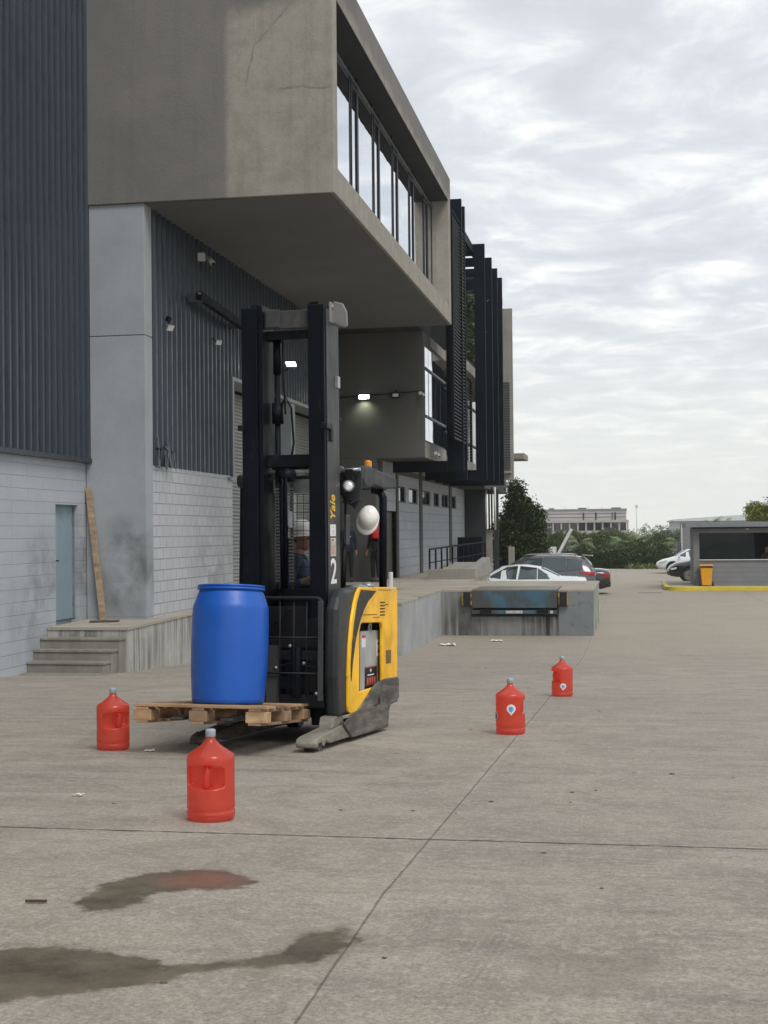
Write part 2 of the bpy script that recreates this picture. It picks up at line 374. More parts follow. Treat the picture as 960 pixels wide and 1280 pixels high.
# ------------------------------------------------------------------ ground
def ground_mat():
    m, nb, b = newmat('yard_concrete')
    pos = nb.n('ShaderNodeNewGeometry').outputs['Position']; s3 = nb.n('ShaderNodeSeparateXYZ', {0: pos})
    X, Y = s3.outputs[0], s3.outputs[1]
    v2 = nb.n('ShaderNodeCombineXYZ', {0: X, 1: Y}).outputs[0]
    big = nb.noise(v2, 0.35, 7, 0.6, 0.4)
    c = nb.mix(nb.rng(big, 0.32, 0.68), (0.325, 0.284, 0.232), (0.47, 0.415, 0.342))
    # cast slabs differ a little from one another
    slab = nb.n('ShaderNodeTexWhiteNoise', {'Vector': nb.n('ShaderNodeCombineXYZ', {
        0: nb.math('FLOOR', nb.math('DIVIDE', nb.math('ADD', X, 1.0), 5.5)),
        1: nb.math('FLOOR', nb.math('DIVIDE', nb.math('ADD', Y, -6.8), 10.8))}).outputs[0]}, noise_dimensions='3D').outputs[0]
    c = nb.mix(nb.math('MULTIPLY', slab, 0.30), c, (0.24, 0.232, 0.212))
    c = nb.mix(nb.rng(nb.noise(v2, 1.9, 9, 0.74, 0.8), 0.42, 0.60, 0, 0.55), c, (0.185, 0.170, 0.145))
    c = nb.mix(nb.rng(nb.noise(nb.n('ShaderNodeMapping', {'Vector': v2, 'Location': (9, 4, 0)}).outputs[0], 2.7, 8, 0.7, 0.5), 0.52, 0.66, 0, 0.5), c, (0.43, 0.405, 0.35))
    # warmer, dustier beyond the fall of the yard
    c = nb.mix(nb.math('MULTIPLY', nb.rng(nb.math('ADD', Y, nb.math('MULTIPLY', big, 6.0)), 26, 36), 0.75), c, (0.375, 0.325, 0.255))
    c = nb.mix(nb.rng(nb.noise(v2, 0.9, 6, 0.65, 0.6), 0.56, 0.72, 0, 0.45), c, (0.37, 0.34, 0.29))
    # sweeping tyre and brush marks
    for (rz, sx, sy, t0, t1, amt, col) in ((18, 0.5, 7.0, 0.50, 0.68, 0.60, (0.12, 0.115, 0.10)), (-32, 0.4, 6.0, 0.52, 0.70, 0.45, (0.13, 0.125, 0.11)), (62, 0.35, 9, 0.55, 0.72, 0.40, (0.46, 0.43, 0.38))):
        mpn = nb.n('ShaderNodeMapping', {'Vector': v2, 'Rotation': (0, 0, R(rz)), 'Scale': (sx, sy, 1)}).outputs[0]
        st = nb.math('MULTIPLY', nb.rng(nb.noise(mpn, 1.0, 8, 0.68, 0.5), t0, t1), nb.rng(nb.noise(v2, 0.28, 3), 0.38, 0.6))
        c = nb.mix(nb.math('MULTIPLY', st, amt), c, col)
    for (cx_, cy_, rads, wd, amt) in ((-2.3, 9.7, (1.15, 1.42), .035, .55), (2.4, 13.0, (3.4, 3.75, 5.2), .05, .5), (-6.0, 14.0, (3.0, 3.3), .05, .5), (3.5, 4.0, (2.6, 2.85), .03, .4)):
        dd = nb.n('ShaderNodeVectorMath', {0: v2, 1: (cx_, cy_, 0)}, operation='DISTANCE').outputs['Value']
        dd = nb.math('ADD', dd, nb.math('MULTIPLY', nb.math('SUBTRACT', nb.noise(v2, .8, 3), .5), .35))
        for rd in rads:
            kk = nb.rng(nb.math('ABSOLUTE', nb.math('SUBTRACT', dd, rd)), wd, wd * .3)
            kk = nb.math('MULTIPLY', kk, nb.rng(nb.noise(nb.n('ShaderNodeMapping', {'Vector': v2, 'Location': (rd, cx_, 0)}).outputs[0], 1.1, 6, .75), .50, .66))
            c = nb.mix(nb.math('MULTIPLY', kk, amt), c, (0.13, 0.12, 0.105))
    # hairline cracks wandering over the slabs
    vo = nb.n('ShaderNodeTexVoronoi', {'Vector': nb.n('ShaderNodeVectorMath', {0: v2, 1: nb.n('ShaderNodeTexNoise', {'Vector': v2, 'Scale': 1.4, 'Detail': 5.0}).outputs['Color']}, operation='ADD').outputs[0], 'Scale': .42}, feature='DISTANCE_TO_EDGE').outputs['Distance']
    ck = nb.math('MULTIPLY', nb.rng(vo, .006, .0), nb.rng(nb.noise(v2, .45, 3), .52, .60))
    c = nb.mix(nb.math('MULTIPLY', ck, .6), c, (0.08, 0.07, 0.06))
    # pale scabs and small dark specks, fine grain
    c = nb.mix(nb.rng(nb.noise(v2, 6.5, 7, 0.78), 0.60, 0.67, 0, 0.6), c, (0.50, 0.465, 0.41))
    c = nb.mix(nb.rng(nb.noise(v2, 9.0, 6, 0.75, 0.3), 0.63, 0.70, 0, 0.6), c, (0.11, 0.098, 0.082))
    grain = nb.noise(v2, 55, 6, 0.75)
    c = nb.mix(nb.rng(grain, 0.40, 0.62, 0, 0.62), c, (0.13, 0.115, 0.095))
    c = nb.mix(nb.rng(nb.noise(v2, 19, 7, 0.8), 0.50, 0.62, 0, 0.42), c, (0.52, 0.475, 0.41))
    c = nb.mix(nb.rng(nb.noise(nb.n('ShaderNodeMapping', {'Vector': v2, 'Location': (31, 7, 0)}).outputs[0], 24, 7, 0.8), 0.54, 0.66, 0, 0.5), c, (0.15, 0.132, 0.11))
    c = nb.mix(nb.rng(nb.noise(v2, 95, 3, 0.7), 0.54, 0.68, 0, 0.5), c, (0.46, 0.44, 0.40))
    # wear around wet patches, tyre print, painted by vertex masks
    at = nb.n('ShaderNodeAttribute', attribute_name='wet', attribute_type='GEOMETRY'); am = nb.n('ShaderNodeSeparateColor', {0: at.outputs['Color']})
    wobble = nb.math('MULTIPLY', nb.math('SUBTRACT', nb.noise(v2, 11, 7, 0.7), 0.5), 1.1)
    oil = nb.rng(nb.math('ADD', am.outputs[0], wobble), 0.44, 0.62)
    damp = nb.rng(nb.math('ADD', am.outputs[1], wobble), 0.40, 0.60)
    tyre = am.outputs[2]
    c = nb.mix(nb.math('MULTIPLY', damp, 0.30), c, (0.15, 0.128, 0.10))
    trd = nb.rng(nb.n('ShaderNodeTexWave', {'Vector': nb.n('ShaderNodeMapping', {'Vector': v2, 'Rotation': (0, 0, R(6))}).outputs[0], 'Scale': 11.0, 'Distortion': 7.0, 'Detail': 6.0, 'Detail Scale': 2.5, 'Detail Roughness': .7}).outputs['Fac'], 0.45, 0.75)
    c = nb.mix(nb.math('MULTIPLY', nb.math('MULTIPLY', nb.math('MULTIPLY', trd, tyre), nb.rng(nb.noise(v2, 5, 5, .7), .42, .6)), 0.34), c, (0.15, 0.135, 0.115))
    oc = nb.mix(nb.rng(nb.noise(v2, 3.5, 6, 0.7), 0.35, 0.65), (0.045, 0.033, 0.019), (0.14, 0.112, 0.070))
    # reddish tinge in the small patch
    dr = nb.rng(nb.n('ShaderNodeVectorMath', {0: v2, 1: (-1.79, 5.66, 0)}, operation='DISTANCE').outputs['Value'], 0.26, 0.08)
    oc = nb.mix(dr, oc, (0.18, 0.078, 0.048))
    c = nb.mix(nb.rng(nb.math('ADD', am.outputs[0], wobble), 0.25, 0.6, 0, .35), c, (0.15, 0.13, 0.10))
    c = nb.mix(nb.math('MULTIPLY', oil, 0.88), c, oc)
    # cast joints
    w1 = nb.math('MULTIPLY', nb.math('SUBTRACT', nb.noise(v2, 3.0, 6, 0.75), 0.5), 0.022)
    wj = nb.math('MULTIPLY', nb.rng(nb.noise(v2, 6, 5, 0.75), .35, .7), 0.010)
    def joint(coord, c0, wmul, smooth=0.006):
        d = nb.math('ABSOLUTE', nb.math('ADD', nb.math('SUBTRACT', coord, c0), w1))
        return nb.n('ShaderNodeMapRange', {0: nb.math('SUBTRACT', d, nb.math('MULTIPLY', wj, wmul)), 1: 0.0, 2: smooth, 3: 1.0, 4: 0.0}).outputs[0]
    js = None
    for (cc, c0, wm, am_) in ((X, -1.0, .45, .65), (Y, 6.80, 2.4, 1.0), (Y, 17.6, 1.2, .5), (Y, 28.4, 2.0, .6), (Y, 39.2, 2.5, .5), (Y, 50.0, 3, .5), (X, 4.5, 1.2, .7), (X, 10.0, 1.2, .7), (X, -6.5, 0.8, .5), (Y, -4.0, 1, 1), (Y, 60.8, 3, .4)):
        k = nb.math('MULTIPLY', joint(cc, c0, wm), am_)
        js = k if js is None else nb.math('MAXIMUM', js, k)
    chip = nb.math('MULTIPLY', nb.math('MAXIMUM', joint(Y, 6.80, 4, .05), joint(X, -1.0, 4, .05)), nb.rng(nb.noise(v2, 4.5, 6, 0.7), 0.5, 0.62))
    c = nb.mix(nb.math('MULTIPLY', chip, 0.5), c, (0.40, 0.375, 0.32))
    c = nb.mix(nb.math('MULTIPLY', js, 0.9), c, (0.05, 0.042, 0.034))
    setc(b, nb, 'Base Color', c)
    rgh = nb.rng(big, 0.3, 0.7, 0.72, 0.9)
    wetn = nb.math('MULTIPLY', oil, nb.rng(nb.noise(v2, 9, 5, .7), .35, .6))
    rgh = nb.math('SUBTRACT', rgh, nb.math('MULTIPLY', wetn, 0.45))
    setc(b, nb, 'Roughness', rgh); b.inputs['Specular IOR Level'].default_value = 0.35
    h = nb.math('SUBTRACT', nb.math('ADD', nb.math('MULTIPLY', grain, 0.35), nb.math('MULTIPLY', nb.noise(v2, 4, 6), 0.5)), nb.math('MULTIPLY', js, 1.0))
    bp = nb.n('ShaderNodeBump', {'Height': h, 'Strength': 0.35, 'Distance': 0.015}); setc(b, nb, 'Normal', bp.outputs[0])
    return m
OIL = [[(-2.6, 4.70), (-2.19, 4.58), (-2.04, 4.65), (-1.83, 4.63), (-1.61, 4.56), (-1.54, 4.48), (-1.45, 4.53), (-1.28, 4.62), (-1.22, 4.72), (-1.18, 4.94), (-1.03, 5.03), (-0.97, 4.88), (-1.0, 4.73), (-1.06, 4.62), (-1.23, 4.53), (-1.43, 4.45), (-1.49, 4.36), (-1.63, 4.25), (-1.79, 4.16), (-1.96, 4.07), (-2.5, 4.0)],
       [(-2.18, 5.22), (-2.18, 5.51), (-2.11, 5.71), (-1.96, 5.85), (-1.80, 5.90), (-1.55, 5.68), (-1.59, 5.5), (-1.79, 5.46), (-1.93, 5.38), (-1.91, 5.25), (-1.97, 5.12), (-2.11, 5.09)]]
DAMP = [[(-0.40, 4.84), (-0.1, 4.84), (0.10, 4.90), (0.04, 4.5), (-0.14, 4.38), (-0.36, 4.40)], [(-1.30, 4.4), (-1.25, 4.95), (-1.0, 5.12), (-0.9, 4.9), (-0.98, 4.6)],
        [(-1.7, 21.2), (-3.1, 22.9), (-2.2, 22.6), (-1.3, 21.6)], [(-4.2, 10.0), (-5.5, 12.5), (-5.0, 13.4), (-3.9, 11.2)]]
TYRE = [[(-0.66, 5.02), (-0.42, 5.04), (-0.42, 4.1), (-0.62, 4.1)], [(0.5, 5.6), (0.75, 5.7), (1.6, 8.4), (1.3, 8.4)]]
def pdist(x, y, poly):
    ins = False; dm = 1e9; n = len(poly)
    for i in range(n):
        x1, y1 = poly[i]; x2, y2 = poly[(i + 1) % n]
        if (y1 > y) != (y2 > y) and x < (x2 - x1) * (y - y1) / (y2 - y1) + x1: ins = not ins
        dx_, dy_ = x2 - x1, y2 - y1
        t = max(0, min(1, ((x - x1) * dx_ + (y - y1) * dy_) / (dx_ * dx_ + dy_ * dy_)))
        dm = min(dm, math.hypot(x - x1 - t * dx_, y - y1 - t * dy_))
    return -dm if ins else dm
def make_ground():
    def axis(parts):
        r = []
        for a, b_, st in parts:
            n = max(1, int(round((b_ - a) / st)))
            r += [a + (b_ - a) * i / n for i in range(n)]
        return r + [parts[-1][1]]
    xs = axis([(-400, -200, 100), (-200, -20, 30), (-20, -3.2, 1.2), (-3.2, 1.2, 0.04), (1.2, 12, 1.0), (12, 200, 30), (200, 400, 100)])
    ys = axis([(-60, 3.4, 4), (3.4, 6.4, 0.04), (6.4, 26.5, 0.7), (26.5, 30.5, 0.4), (30.5, 100, 5), (100, 480, 38)])
    verts = []; cols = []
    for y in ys:
        for x in xs:
            z = gz(y)
            if 26.5 < y < 30.5:
                t = (y - 26.5) / 4; z = (1 - t) ** 2 * gz(26.5) + 2 * t * (1 - t) * (-1.127) + t * t * (-1.127)
            verts.append((x, y, z))
            near = -3.3 < x < 1.3 and 3.3 < y < 6.5
            def msk(polys, soft):
                d = min(pdist(x, y, p) for p in polys)
                return max(0.0, min(1.0, 0.5 - d / soft))
            if near: cols += [msk(OIL, 0.16), msk(DAMP, 0.3), msk(TYRE, 0.12), 1.0]
            else: cols += [0.0, 0.0, 0.0, 1.0]
    nx = len(xs)
    faces = [(j * nx + i, j * nx + i + 1, (j + 1) * nx + i + 1, (j + 1) * nx + i) for j in range(len(ys) - 1) for i in range(nx - 1)]
    me = bpy.data.meshes.new('ground'); me.from_pydata(verts, [], faces)
    ca = me.color_attributes.new('wet', 'FLOAT_COLOR', 'POINT'); ca.data.foreach_set('color', cols)
    me.polygons.foreach_set('use_smooth', [True] * len(faces))
    me.materials.append(ground_mat())
    o = bpy.data.objects.new('ground', me); COL.objects.link(o); o['kind'] = 'structure'
make_ground()

# ------------------------------------------------------------------ loading platform with steps and dock leveller
plat = thing('loading_platform', 'raised concrete loading platform with steps at its near end and a blue dock leveller', 'loading platform', (-4.7, 28.3, -1.127))
GB = -1.6
mb = MB()
mb.prism([(21.62, GB), (21.62, -0.105), (25, -0.065), (28.3, -0.045), (28.3, GB)], 'x', -9.495, -8.12).box(-9.495, -4.7, 28.3, 34.2, GB, -0.045)
mb.box(-9.495, -0.95, 34.302, 40.2, GB, -0.045).box(-9.495, -4.7, 34.2, 34.302, GB, -0.045).box(-9.495, -4.7, 40.2, 46.4, GB, -0.045).box(-9.495, -6.1, 46.4, 62, GB, -0.045)
mb.build('retaining_wall', M['concrete_dock'], plat, True)
MB().box(-4.70, -4.685, 28.31, 34.27, GB, -0.05).build('side_face', M['dock_plain'], plat, True)
mb = MB()
mb.prism([(21.60, -0.105), (21.60, -0.06), (25, -0.02), (28.28, 0.0), (28.28, -0.045), (25, -0.065)], 'x', -9.49, -8.10)
for a in ((-9.49, -4.68, 28.28, 34.28), (-9.49, -3.93, 34.28, 36.5), (-1.79, -0.93, 34.28, 36.5), (-9.49, -0.93, 36.5, 40.2), (-9.49, -4.68, 40.2, 46.4), (-9.49, -6.08, 46.4, 62)):
    mb.box(a[0], a[1], a[2], a[3], -0.045, 0.0)
mb.build('deck', M['concrete_top'], plat, True)
mb = MB().box(-4.70, -3.93, 34.28, 34.302, GB, -0.05).box(-3.93, -1.79, 34.28, 34.302, GB, -0.66)
mb.build('dock_face', M['concrete_face'], plat, True)
MB().box(-1.785, -0.95, 34.275, 34.302, GB, -0.05).build('dock_face', P('dock_paint', (.20, .22, .23), .8, 0, .12, 1.5, .2, 20, .3, dirt=((.10, .10, .095), 3, .55, .7)), plat, True)
# steps
mb = MB()
stp = [(21.34, -0.215), (21.08, -0.385), (20.82, -0.555), (20.56, -0.725)]
yprev = 21.60
for i, (y, z) in enumerate(stp):
    xr = -8.15 - (0.0, .035, .06, .10)[i]
    mb.box(-9.495, xr, y, yprev, GB, z - 0.04); mb.box(-9.495, xr + .02, y - 0.02, yprev, z - 0.04, z); yprev = y
mb.build('steps', M['concrete_step'], plat, True, 0.006)
# dock leveller in its pit
lev = MB().box(-3.9, -1.82, 34.16, 34.20, -0.44, -0.02).build('dock_leveller', P('leveller_blue', (0.050, 0.125, 0.175), 0.55, 0.0, 0.2, 2, dirt=((0.066, 0.066, 0.064), 1.5, 0.40, 0.54)), plat, True, 0.006)
M['lev'] = lev.data.materials[0]
def sub(mb_, name, mat, par, bevel=0.0):
    o = mb_.build(name, mat, par, False, bevel)
    o.matrix_parent_inverse = par.matrix_world.inverted() if False else Matrix.Identity(4)
    return o
def buildw(mb_, name, mat, par, bevel=0.0):
    """world-space mesh under any parent whose own transform is identity below a placed thing"""
    root = par
    while root.parent is not None: root = root.parent
    mb_.bm.transform(root.matrix_world.inverted())
    return mb_.build(name, mat, par, False, bevel)
buildw(MB().box(-3.9, -1.82, 34.20, 36.3, -0.035, 0.004), 'leveller_deck', P('checker_plate', (0.20, 0.20, 0.19), 0.5, 0.5, 0.2, 3, dirt=((0.25, 0.21, 0.15), 1.5, 0.4, 0.6)), lev)
buildw(MB().box(-3.9, -1.82, 34.14, 34.28, -0.585, -0.50), 'lip_beam', M['lev'], lev, 0.006)
for xa in (-3.70, -2.31): buildw(MB().box(xa, xa + .28, 34.08, 34.14, -0.56, -0.47), 'lip_hook', M['black'], lev, 0.01)
for xa, xb in ((-3.07, -2.66), (-1.99, -1.92)): buildw(MB().box(xa, xb, 34.125, 34.14, -0.575, -0.505), 'data_plate', P('plate_white', (0.45, 0.45, 0.42), 0.6, 0, .3, 20), lev)
buildw(MB().box(-3.93, -1.79, 34.26, 36.5, -0.66, -0.60).box(-3.9, -1.82, 34.28, 34.30, -0.6, -0.44), 'pit', M['stucco_dark'], lev)
for x in (-4.03, -1.67):
    bmp = buildw(MB().box(x - 0.085, x + 0.085, 34.15, 34.28, -0.40, -0.055), 'dock_bumper', P('rubber', (0.015, 0.015, 0.014), 0.8), plat, 0.012)
    m_ = P('bumper_yellow', (0.38, 0.26, 0.03), 0.6, 0, .2, 6, dirt=((0.06, 0.05, 0.03), 5, 0.5, 0.6))
    for xa in (x + .088, x - .125): buildw(MB().box(xa, xa + .037, 34.17, 34.28, -0.37, -0.085), 'bumper_bracket', m_, bmp)

# ------------------------------------------------------------------ warehouse and office building
WH = thing('warehouse', 'grey warehouse and office block with a cantilevered concrete box and tall black steel fins', 'building', (-9.5, 23.3, 0))
def wb(mb_, name, mat, bevel=0.0, par=None): return buildw(mb_, name, mat, par or WH, bevel)
XW = -9.5
# near wall with a door opening at y 22.0-22.92
mb = MB().box(-10.2, XW, -20, 21.98, GB, 2.72).box(-10.2, XW, 22.93, 23.6, GB, 2.72).box(-10.2, XW, 21.98, 22.93, 1.97, 2.72).box(-10.2, XW - 0.15, 21.98, 22.93, GB, 1.97)
wb(mb, 'block_wall', M['block_left'])
d = wb(MB().box(XW - 0.149, XW - 0.10, 22.0, 22.92, 0.012, 1.955), 'door', M['door_blue'])
wb(MB().box(XW - 0.15, XW - 0.06, 21.982, 22.0, 0.005, 1.965).box(XW - 0.15, XW - 0.06, 22.92, 22.928, 0.005, 1.965).box(XW - 0.15, XW - 0.06, 22.0, 22.92, 1.955, 1.965), 'door_frame', M['grey_metal'], 0, d)
wb(MB().box(XW - 0.10, XW - 0.055, 22.06, 22.09, 0.93, 1.06).cyl((XW - 0.055, 22.075, 1.02), (XW - 0.04, 22.19, 1.02), 0.012), 'door_handle', M['black'], 0, d)
for zz_ in (.25, .95, 1.65): wb(MB().box(XW - 0.1, XW - 0.075, 22.9, 22.925, zz_, zz_ + .12), 'hinge', M['grey_metal'], 0, d)
# corrugated cladding
def corrug(x, y0, y1, z0, z1, pitch=0.28, dep=0.065, flat=0.5, back=0.12):
    mb_ = MB(); pts = []
    y = y0
    k = (1 - flat) / 4
    while y < y1 - 1e-6:
        for dy_, dz_ in ((0.0, 0), (0.44 * pitch, 0), (0.52 * pitch, dep), (0.74 * pitch, dep), (0.82 * pitch, 0)):
            if y + dy_ <= y1: pts.append((x + dz_ - dep, y + dy_))
        y += pitch
    pts.append((x - dep, y1))
    poly = pts + [(x - back, y1), (x - back, y0)]
    return mb_.prism(poly, 'z', z0, z1)
wb(corrug(-9.40, -20, 23.42, 2.80, 14.5, pitch=.245), 'cladding', M['cladding'])
wb(MB().box(-9.50, -9.375, -20, 23.44, 2.72, 2.80), 'drip_edge', M['cladding_trim'])
wb(MB().box(-9.9, -9.362, 23.425, 23.52, 2.74, 14.5), 'cladding_trim', M['cladding_trim'])
# end column
mb = MB().box(-9.49, -8.385, 23.30, 23.68, -0.3, 4.95).box(-9.49, -8.385, 23.30, 23.68, 4.965, 7.28).box(-9.48, -8.40, 23.32, 23.66, 4.95, 4.965)
wb(mb, 'column', M['column'], 0.008)
# middle wall
wb(MB().box(-9.6, -8.40, 23.68, 28.72, GB, 2.68), 'block_wall', M['block_mid'])
wb(corrug(-8.36, 23.685, 28.70, 2.68, 7.28, back=0.5), 'cladding', M['cladding'])
wb(corrug(-8.36, 28.70, 39.88, 4.80, 7.28, back=0.5), 'cladding', M['cladding'])
wb(MB().box(-8.9, -8.345, 28.62, 28.74, 2.62, 4.80).box(-8.9, -8.345, 28.74, 39.88, 4.72, 4.80).box(-8.42, -8.32, 28.35, 28.80, 2.585, 2.64), 'opening_trim', M['grey_metal'])
cr_ = random.Random(8); mb = MB()
for i in range(9):
    yv = 23.72 + i * .10; pts = [(-8.36 + .02, yv, 2.68 + .50 * cr_.uniform(.5, 1)), (-8.36 + cr_.uniform(.02, .09), yv + cr_.uniform(-.05, .05), 2.68 + .28), (-8.36 + cr_.uniform(.0, .10), yv + cr_.uniform(-.06, .06), 2.64 + cr_.uniform(-.02, .04))]
    for p_, q_ in zip(pts, pts[1:]): mb.bar(p_, q_, .055, .012, (1, 0, 0))
wb(mb, 'bent_sheet', M['cladding'])
def shutter(y0, y1):
    pts = []; z = 0.0
    while z < 4.72:
        pts += [(-9.2, z), (-9.165, z + 0.02), (-9.165, z + 0.06)]; z += 0.085
    pts = [(p[0], min(p[1], 4.74)) for p in pts]
    poly = [(x, z_) for x, z_ in pts] + [(-9.3, 4.74), (-9.3, 0.0)]
    wb(MB().prism(poly, 'y', y0, y1), 'roller_shutter', M['shutter'])
shutter(28.74, 34.0); shutter(34.45, 39.88)
wb(MB().box(-9.3, -8.40, 34.0, 34.42, 0, 4.72), 'pier', M['column'], 0.01)
wb(MB().box(-9.35, -9.3, 28.7, 39.9, 0, 7.2), 'inner_wall', M['stucco_dark'])
# cantilevered box
BX, BY0, BY1, BZ0, BZ1 = -4.95, 23.25, 38.98, 7.28, 11.42
mb = MB()
mb.box(-14, BX, BY0, BY0 + 0.33, BZ0, BZ1)                     # end face wall
mb.box(-14, BX, BY0 + 0.33, BY1, BZ0 + 0.005, BZ0 + 0.49)      # floor edge
mb.box(-14, BX, BY0 + 0.33, BY1, BZ1 - 0.70, BZ1 - 0.005)      # roof edge
mb.box(-14, BX, BY1 - 0.42, BY1 - 0.003, BZ0 + 0.49, BZ1 - 0.70)
mb.box(-14, -6.2, BY0 + 0.33, BY1 - 0.42, BZ0 + 0.49, BZ1 - 0.70)
wb(mb, 'upper_box', M['stucco'], 0.012)
wb(MB().box(-13.9, BX - 0.005, BY0 + 0.34, BY1 - 0.43, BZ1 - 0.712, BZ1 - 0.703), 'recess_soffit', M['stucco_dark'])
wb(MB().box(-13.9, -5.9, BY1 - 0.002, 39.92, BZ0 - 0.005, 8.2), 'link_slab', M['stucco_dark'])
wb(MB().box(-13.9, BX + 0.0 - 0.06, BY0 + 0.06, BY1 - 0.06, BZ0 - 0.012, BZ0 - 0.002), 'soffit', M['soffit'])
# ribbon window: alternating opening lights and fixed panes
GX = -5.45
z0, z1, zt = BZ0 + 0.492, BZ1 - 0.702, 10.50
y = BY0 + 0.335; per = 2.47; off = 27.06 - 2 * per
k = 0; yy = off
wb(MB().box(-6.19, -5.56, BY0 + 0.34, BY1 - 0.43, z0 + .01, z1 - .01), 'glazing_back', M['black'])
while yy < BY1 - 0.45:
    a, b_ = max(yy, BY0 + 0.335), min(yy + 0.80, BY1 - 0.425)
    if b_ > a + 0.1:      # opening light: heavy frame
        f = wb(MB().box(GX - 0.06, GX + 0.03, a, a + 0.05, z0, z1).box(GX - 0.06, GX + 0.03, b_ - 0.11, b_, z0, z1).box(GX - 0.06, GX + 0.03, a + 0.05, b_ - 0.11, zt, zt + 0.06).box(GX - 0.06, GX + 0.03, a + 0.05, b_ - 0.11, z0, z0 + 0.05).box(GX - 0.03, GX + 0.045, a + 0.05, a + 0.10, z0 + 0.05, zt - 0.005).box(GX - 0.03, GX + 0.045, b_ - 0.19, b_ - 0.11, z0 + 0.05, zt - 0.005).box(GX - 0.03, GX + 0.045, a + 0.10, b_ - 0.19, zt - 0.12, zt - 0.05), 'window', M['frame_dark'])
        wb(MB().box(GX + 0.008, GX + 0.02, a + 0.05, b_ - 0.11, z0 + 0.05, z1), 'pane', M['glass'], 0, f)
    a, b_ = max(yy + 0.80, BY0 + 0.335), min(yy + per, BY1 - 0.425)
    if b_ > a + 0.1:
        f = wb(MB().box(GX - 0.06, GX + 0.03, b_ - 0.06, b_, z0, z1).box(GX - 0.06, GX + 0.03, a, a + 0.05, z0, z1).box(GX - 0.06, GX + 0.03, a + 0.05, b_ - 0.06, zt, zt + 0.06).box(GX - 0.06, GX + 0.03, a + 0.05, b_ - 0.06, z0, z0 + 0.05), 'window', M['frame_dark'])
        wb(MB().box(GX + 0.008, GX + 0.02, a + 0.05, b_ - 0.06, z0 + 0.05, z1), 'pane', M['glass'], 0, f)
    yy += per
wb(MB().box(GX + 0.03, GX + 0.06, BY0 + 0.335, BY1 - 0.425, zt + 0.005, zt + 0.055), 'window_rail', M['frame_grey'])
# hairline cracks on the end face
def crack(pts, wd=0.009):
    rr = random.Random(3); P_ = []
    for (x1, z1_), (x2, z2_) in zip(pts, pts[1:]):
        for i in range(8):
            t = i / 8; P_.append((x1 + (x2 - x1) * t + rr.uniform(-.010, .010), z1_ + (z2_ - z1_) * t + rr.uniform(-.012, .012)))
    mb_ = MB()
    for p_, q_ in zip(P_, P_[1:]): mb_.bar((p_[0], BY0 - 0.001, p_[1]), (q_[0], BY0 - 0.001, q_[1]), wd * rr.uniform(.5, 1.3), 0.003, (0, 1, 0))
    return mb_
M['crack'] = P('crack_filler', (.235, .215, .178), .9, 0, .25, 9)
wb(crack([(-5.9, 9.12), (-5.5, 9.15), (-5.2, 9.08), (-4.97, 9.12)], 0.026), 'crack', M['crack'])
wb(crack([(-6.5, 9.2), (-6.35, 9.9), (-5.95, 10.3), (-5.6, 10.7), (-5.2, 10.9)], 0.022), 'crack', M['crack'])
# office block behind and below the box
BK = -5.89; Y0 = 39.9
mb = MB()
mb.box(-14, BK, Y0, 40.12, 3.60, 7.27).box(-14, BK, 40.12, 44.6, 3.60, 4.08).box(-14, BK, 40.12, 44.6, 6.9, 7.27).box(-14, BK - 0.5, 40.12, 44.6, 4.08, 6.9).box(-14, BK, 44.6, 59.4, 3.60, 3.92)
mb.box(-14, -6.15, 44.6, 59.4, 3.92, 7.0)
mb.box(-14, -7.33, Y0, 40.4, -0.01, 3.60)
wb(mb, 'office_wall', M['stucco_grey'], 0.01)
wb(MB().box(-7.3, -5.50, 44.62, 59.4, 6.98, 7.32).box(-7.3, -5.50, 44.62, 59.4, 3.57, 3.86), 'floor_slab', M['concrete_pale'], 0.01)
wb(MB().box(BK - 0.03, BK + 0.02, 40.0, 44.58, 3.605, 4.06), 'sill_band', M['concrete_pale'], 0.005)
wb(MB().box(BK + 0.001, BK + 0.03, 41.2, 44.6, 6.95, 7.26), 'head_band', M['concrete_pale'], 0.005)
yy = 40.125
for wdt in (0.74, 0.74, 0.74, 1.1, 1.1):
    f = MB().box(BK - 0.07, BK - 0.003, yy, yy + 0.04, 4.86, 6.2)
    for zz_ in (4.08, 6.86): f.box(BK - 0.07, BK - 0.003, yy, yy + wdt, zz_, zz_ + 0.04)
    f = wb(f, 'window', M['frame_dark'])
    wb(MB().box(BK - 0.03, BK - 0.010, yy + 0.04, yy + wdt, 4.12, 6.86), 'pane', M['glass'], 0, f)
    yy += wdt
wb(MB().box(BK - 0.005, BK + 0.03, 40.12, 44.5, 4.80, 4.86).box(BK - 0.005, BK + 0.03, 40.12, 44.5, 6.20, 6.26), 'window_rail', M['frame_grey'])
yy = 45.0
while yy < 58.5:
    f = wb(MB().box(-6.15, -6.08, yy, yy + 0.06, 3.92, 6.95).box(-6.15, -6.08, yy + 2.14, yy + 2.2, 3.92, 6.95).box(-6.15, -6.08, yy + 0.06, yy + 2.14, 4.75, 4.82).box(-6.15, -6.08, yy + 0.06, yy + 2.14, 6.2, 6.27), 'window', M['frame_dark'])
    wb(MB().box(-6.149, -6.13, yy + 0.06, yy + 2.14, 3.93, 6.95), 'pane', M['glass_dark'], 0, f)
    yy += 2.25
# upper storey set back behind the terrace, roof
wb(MB().box(-14, -7.4, 39.1, 59.4, 7.32, 10.6).box(-14, -6.9, 39.05, 59.4, 10.6, 10.85), 'upper_storey', M['stucco_dark'], 0.01)
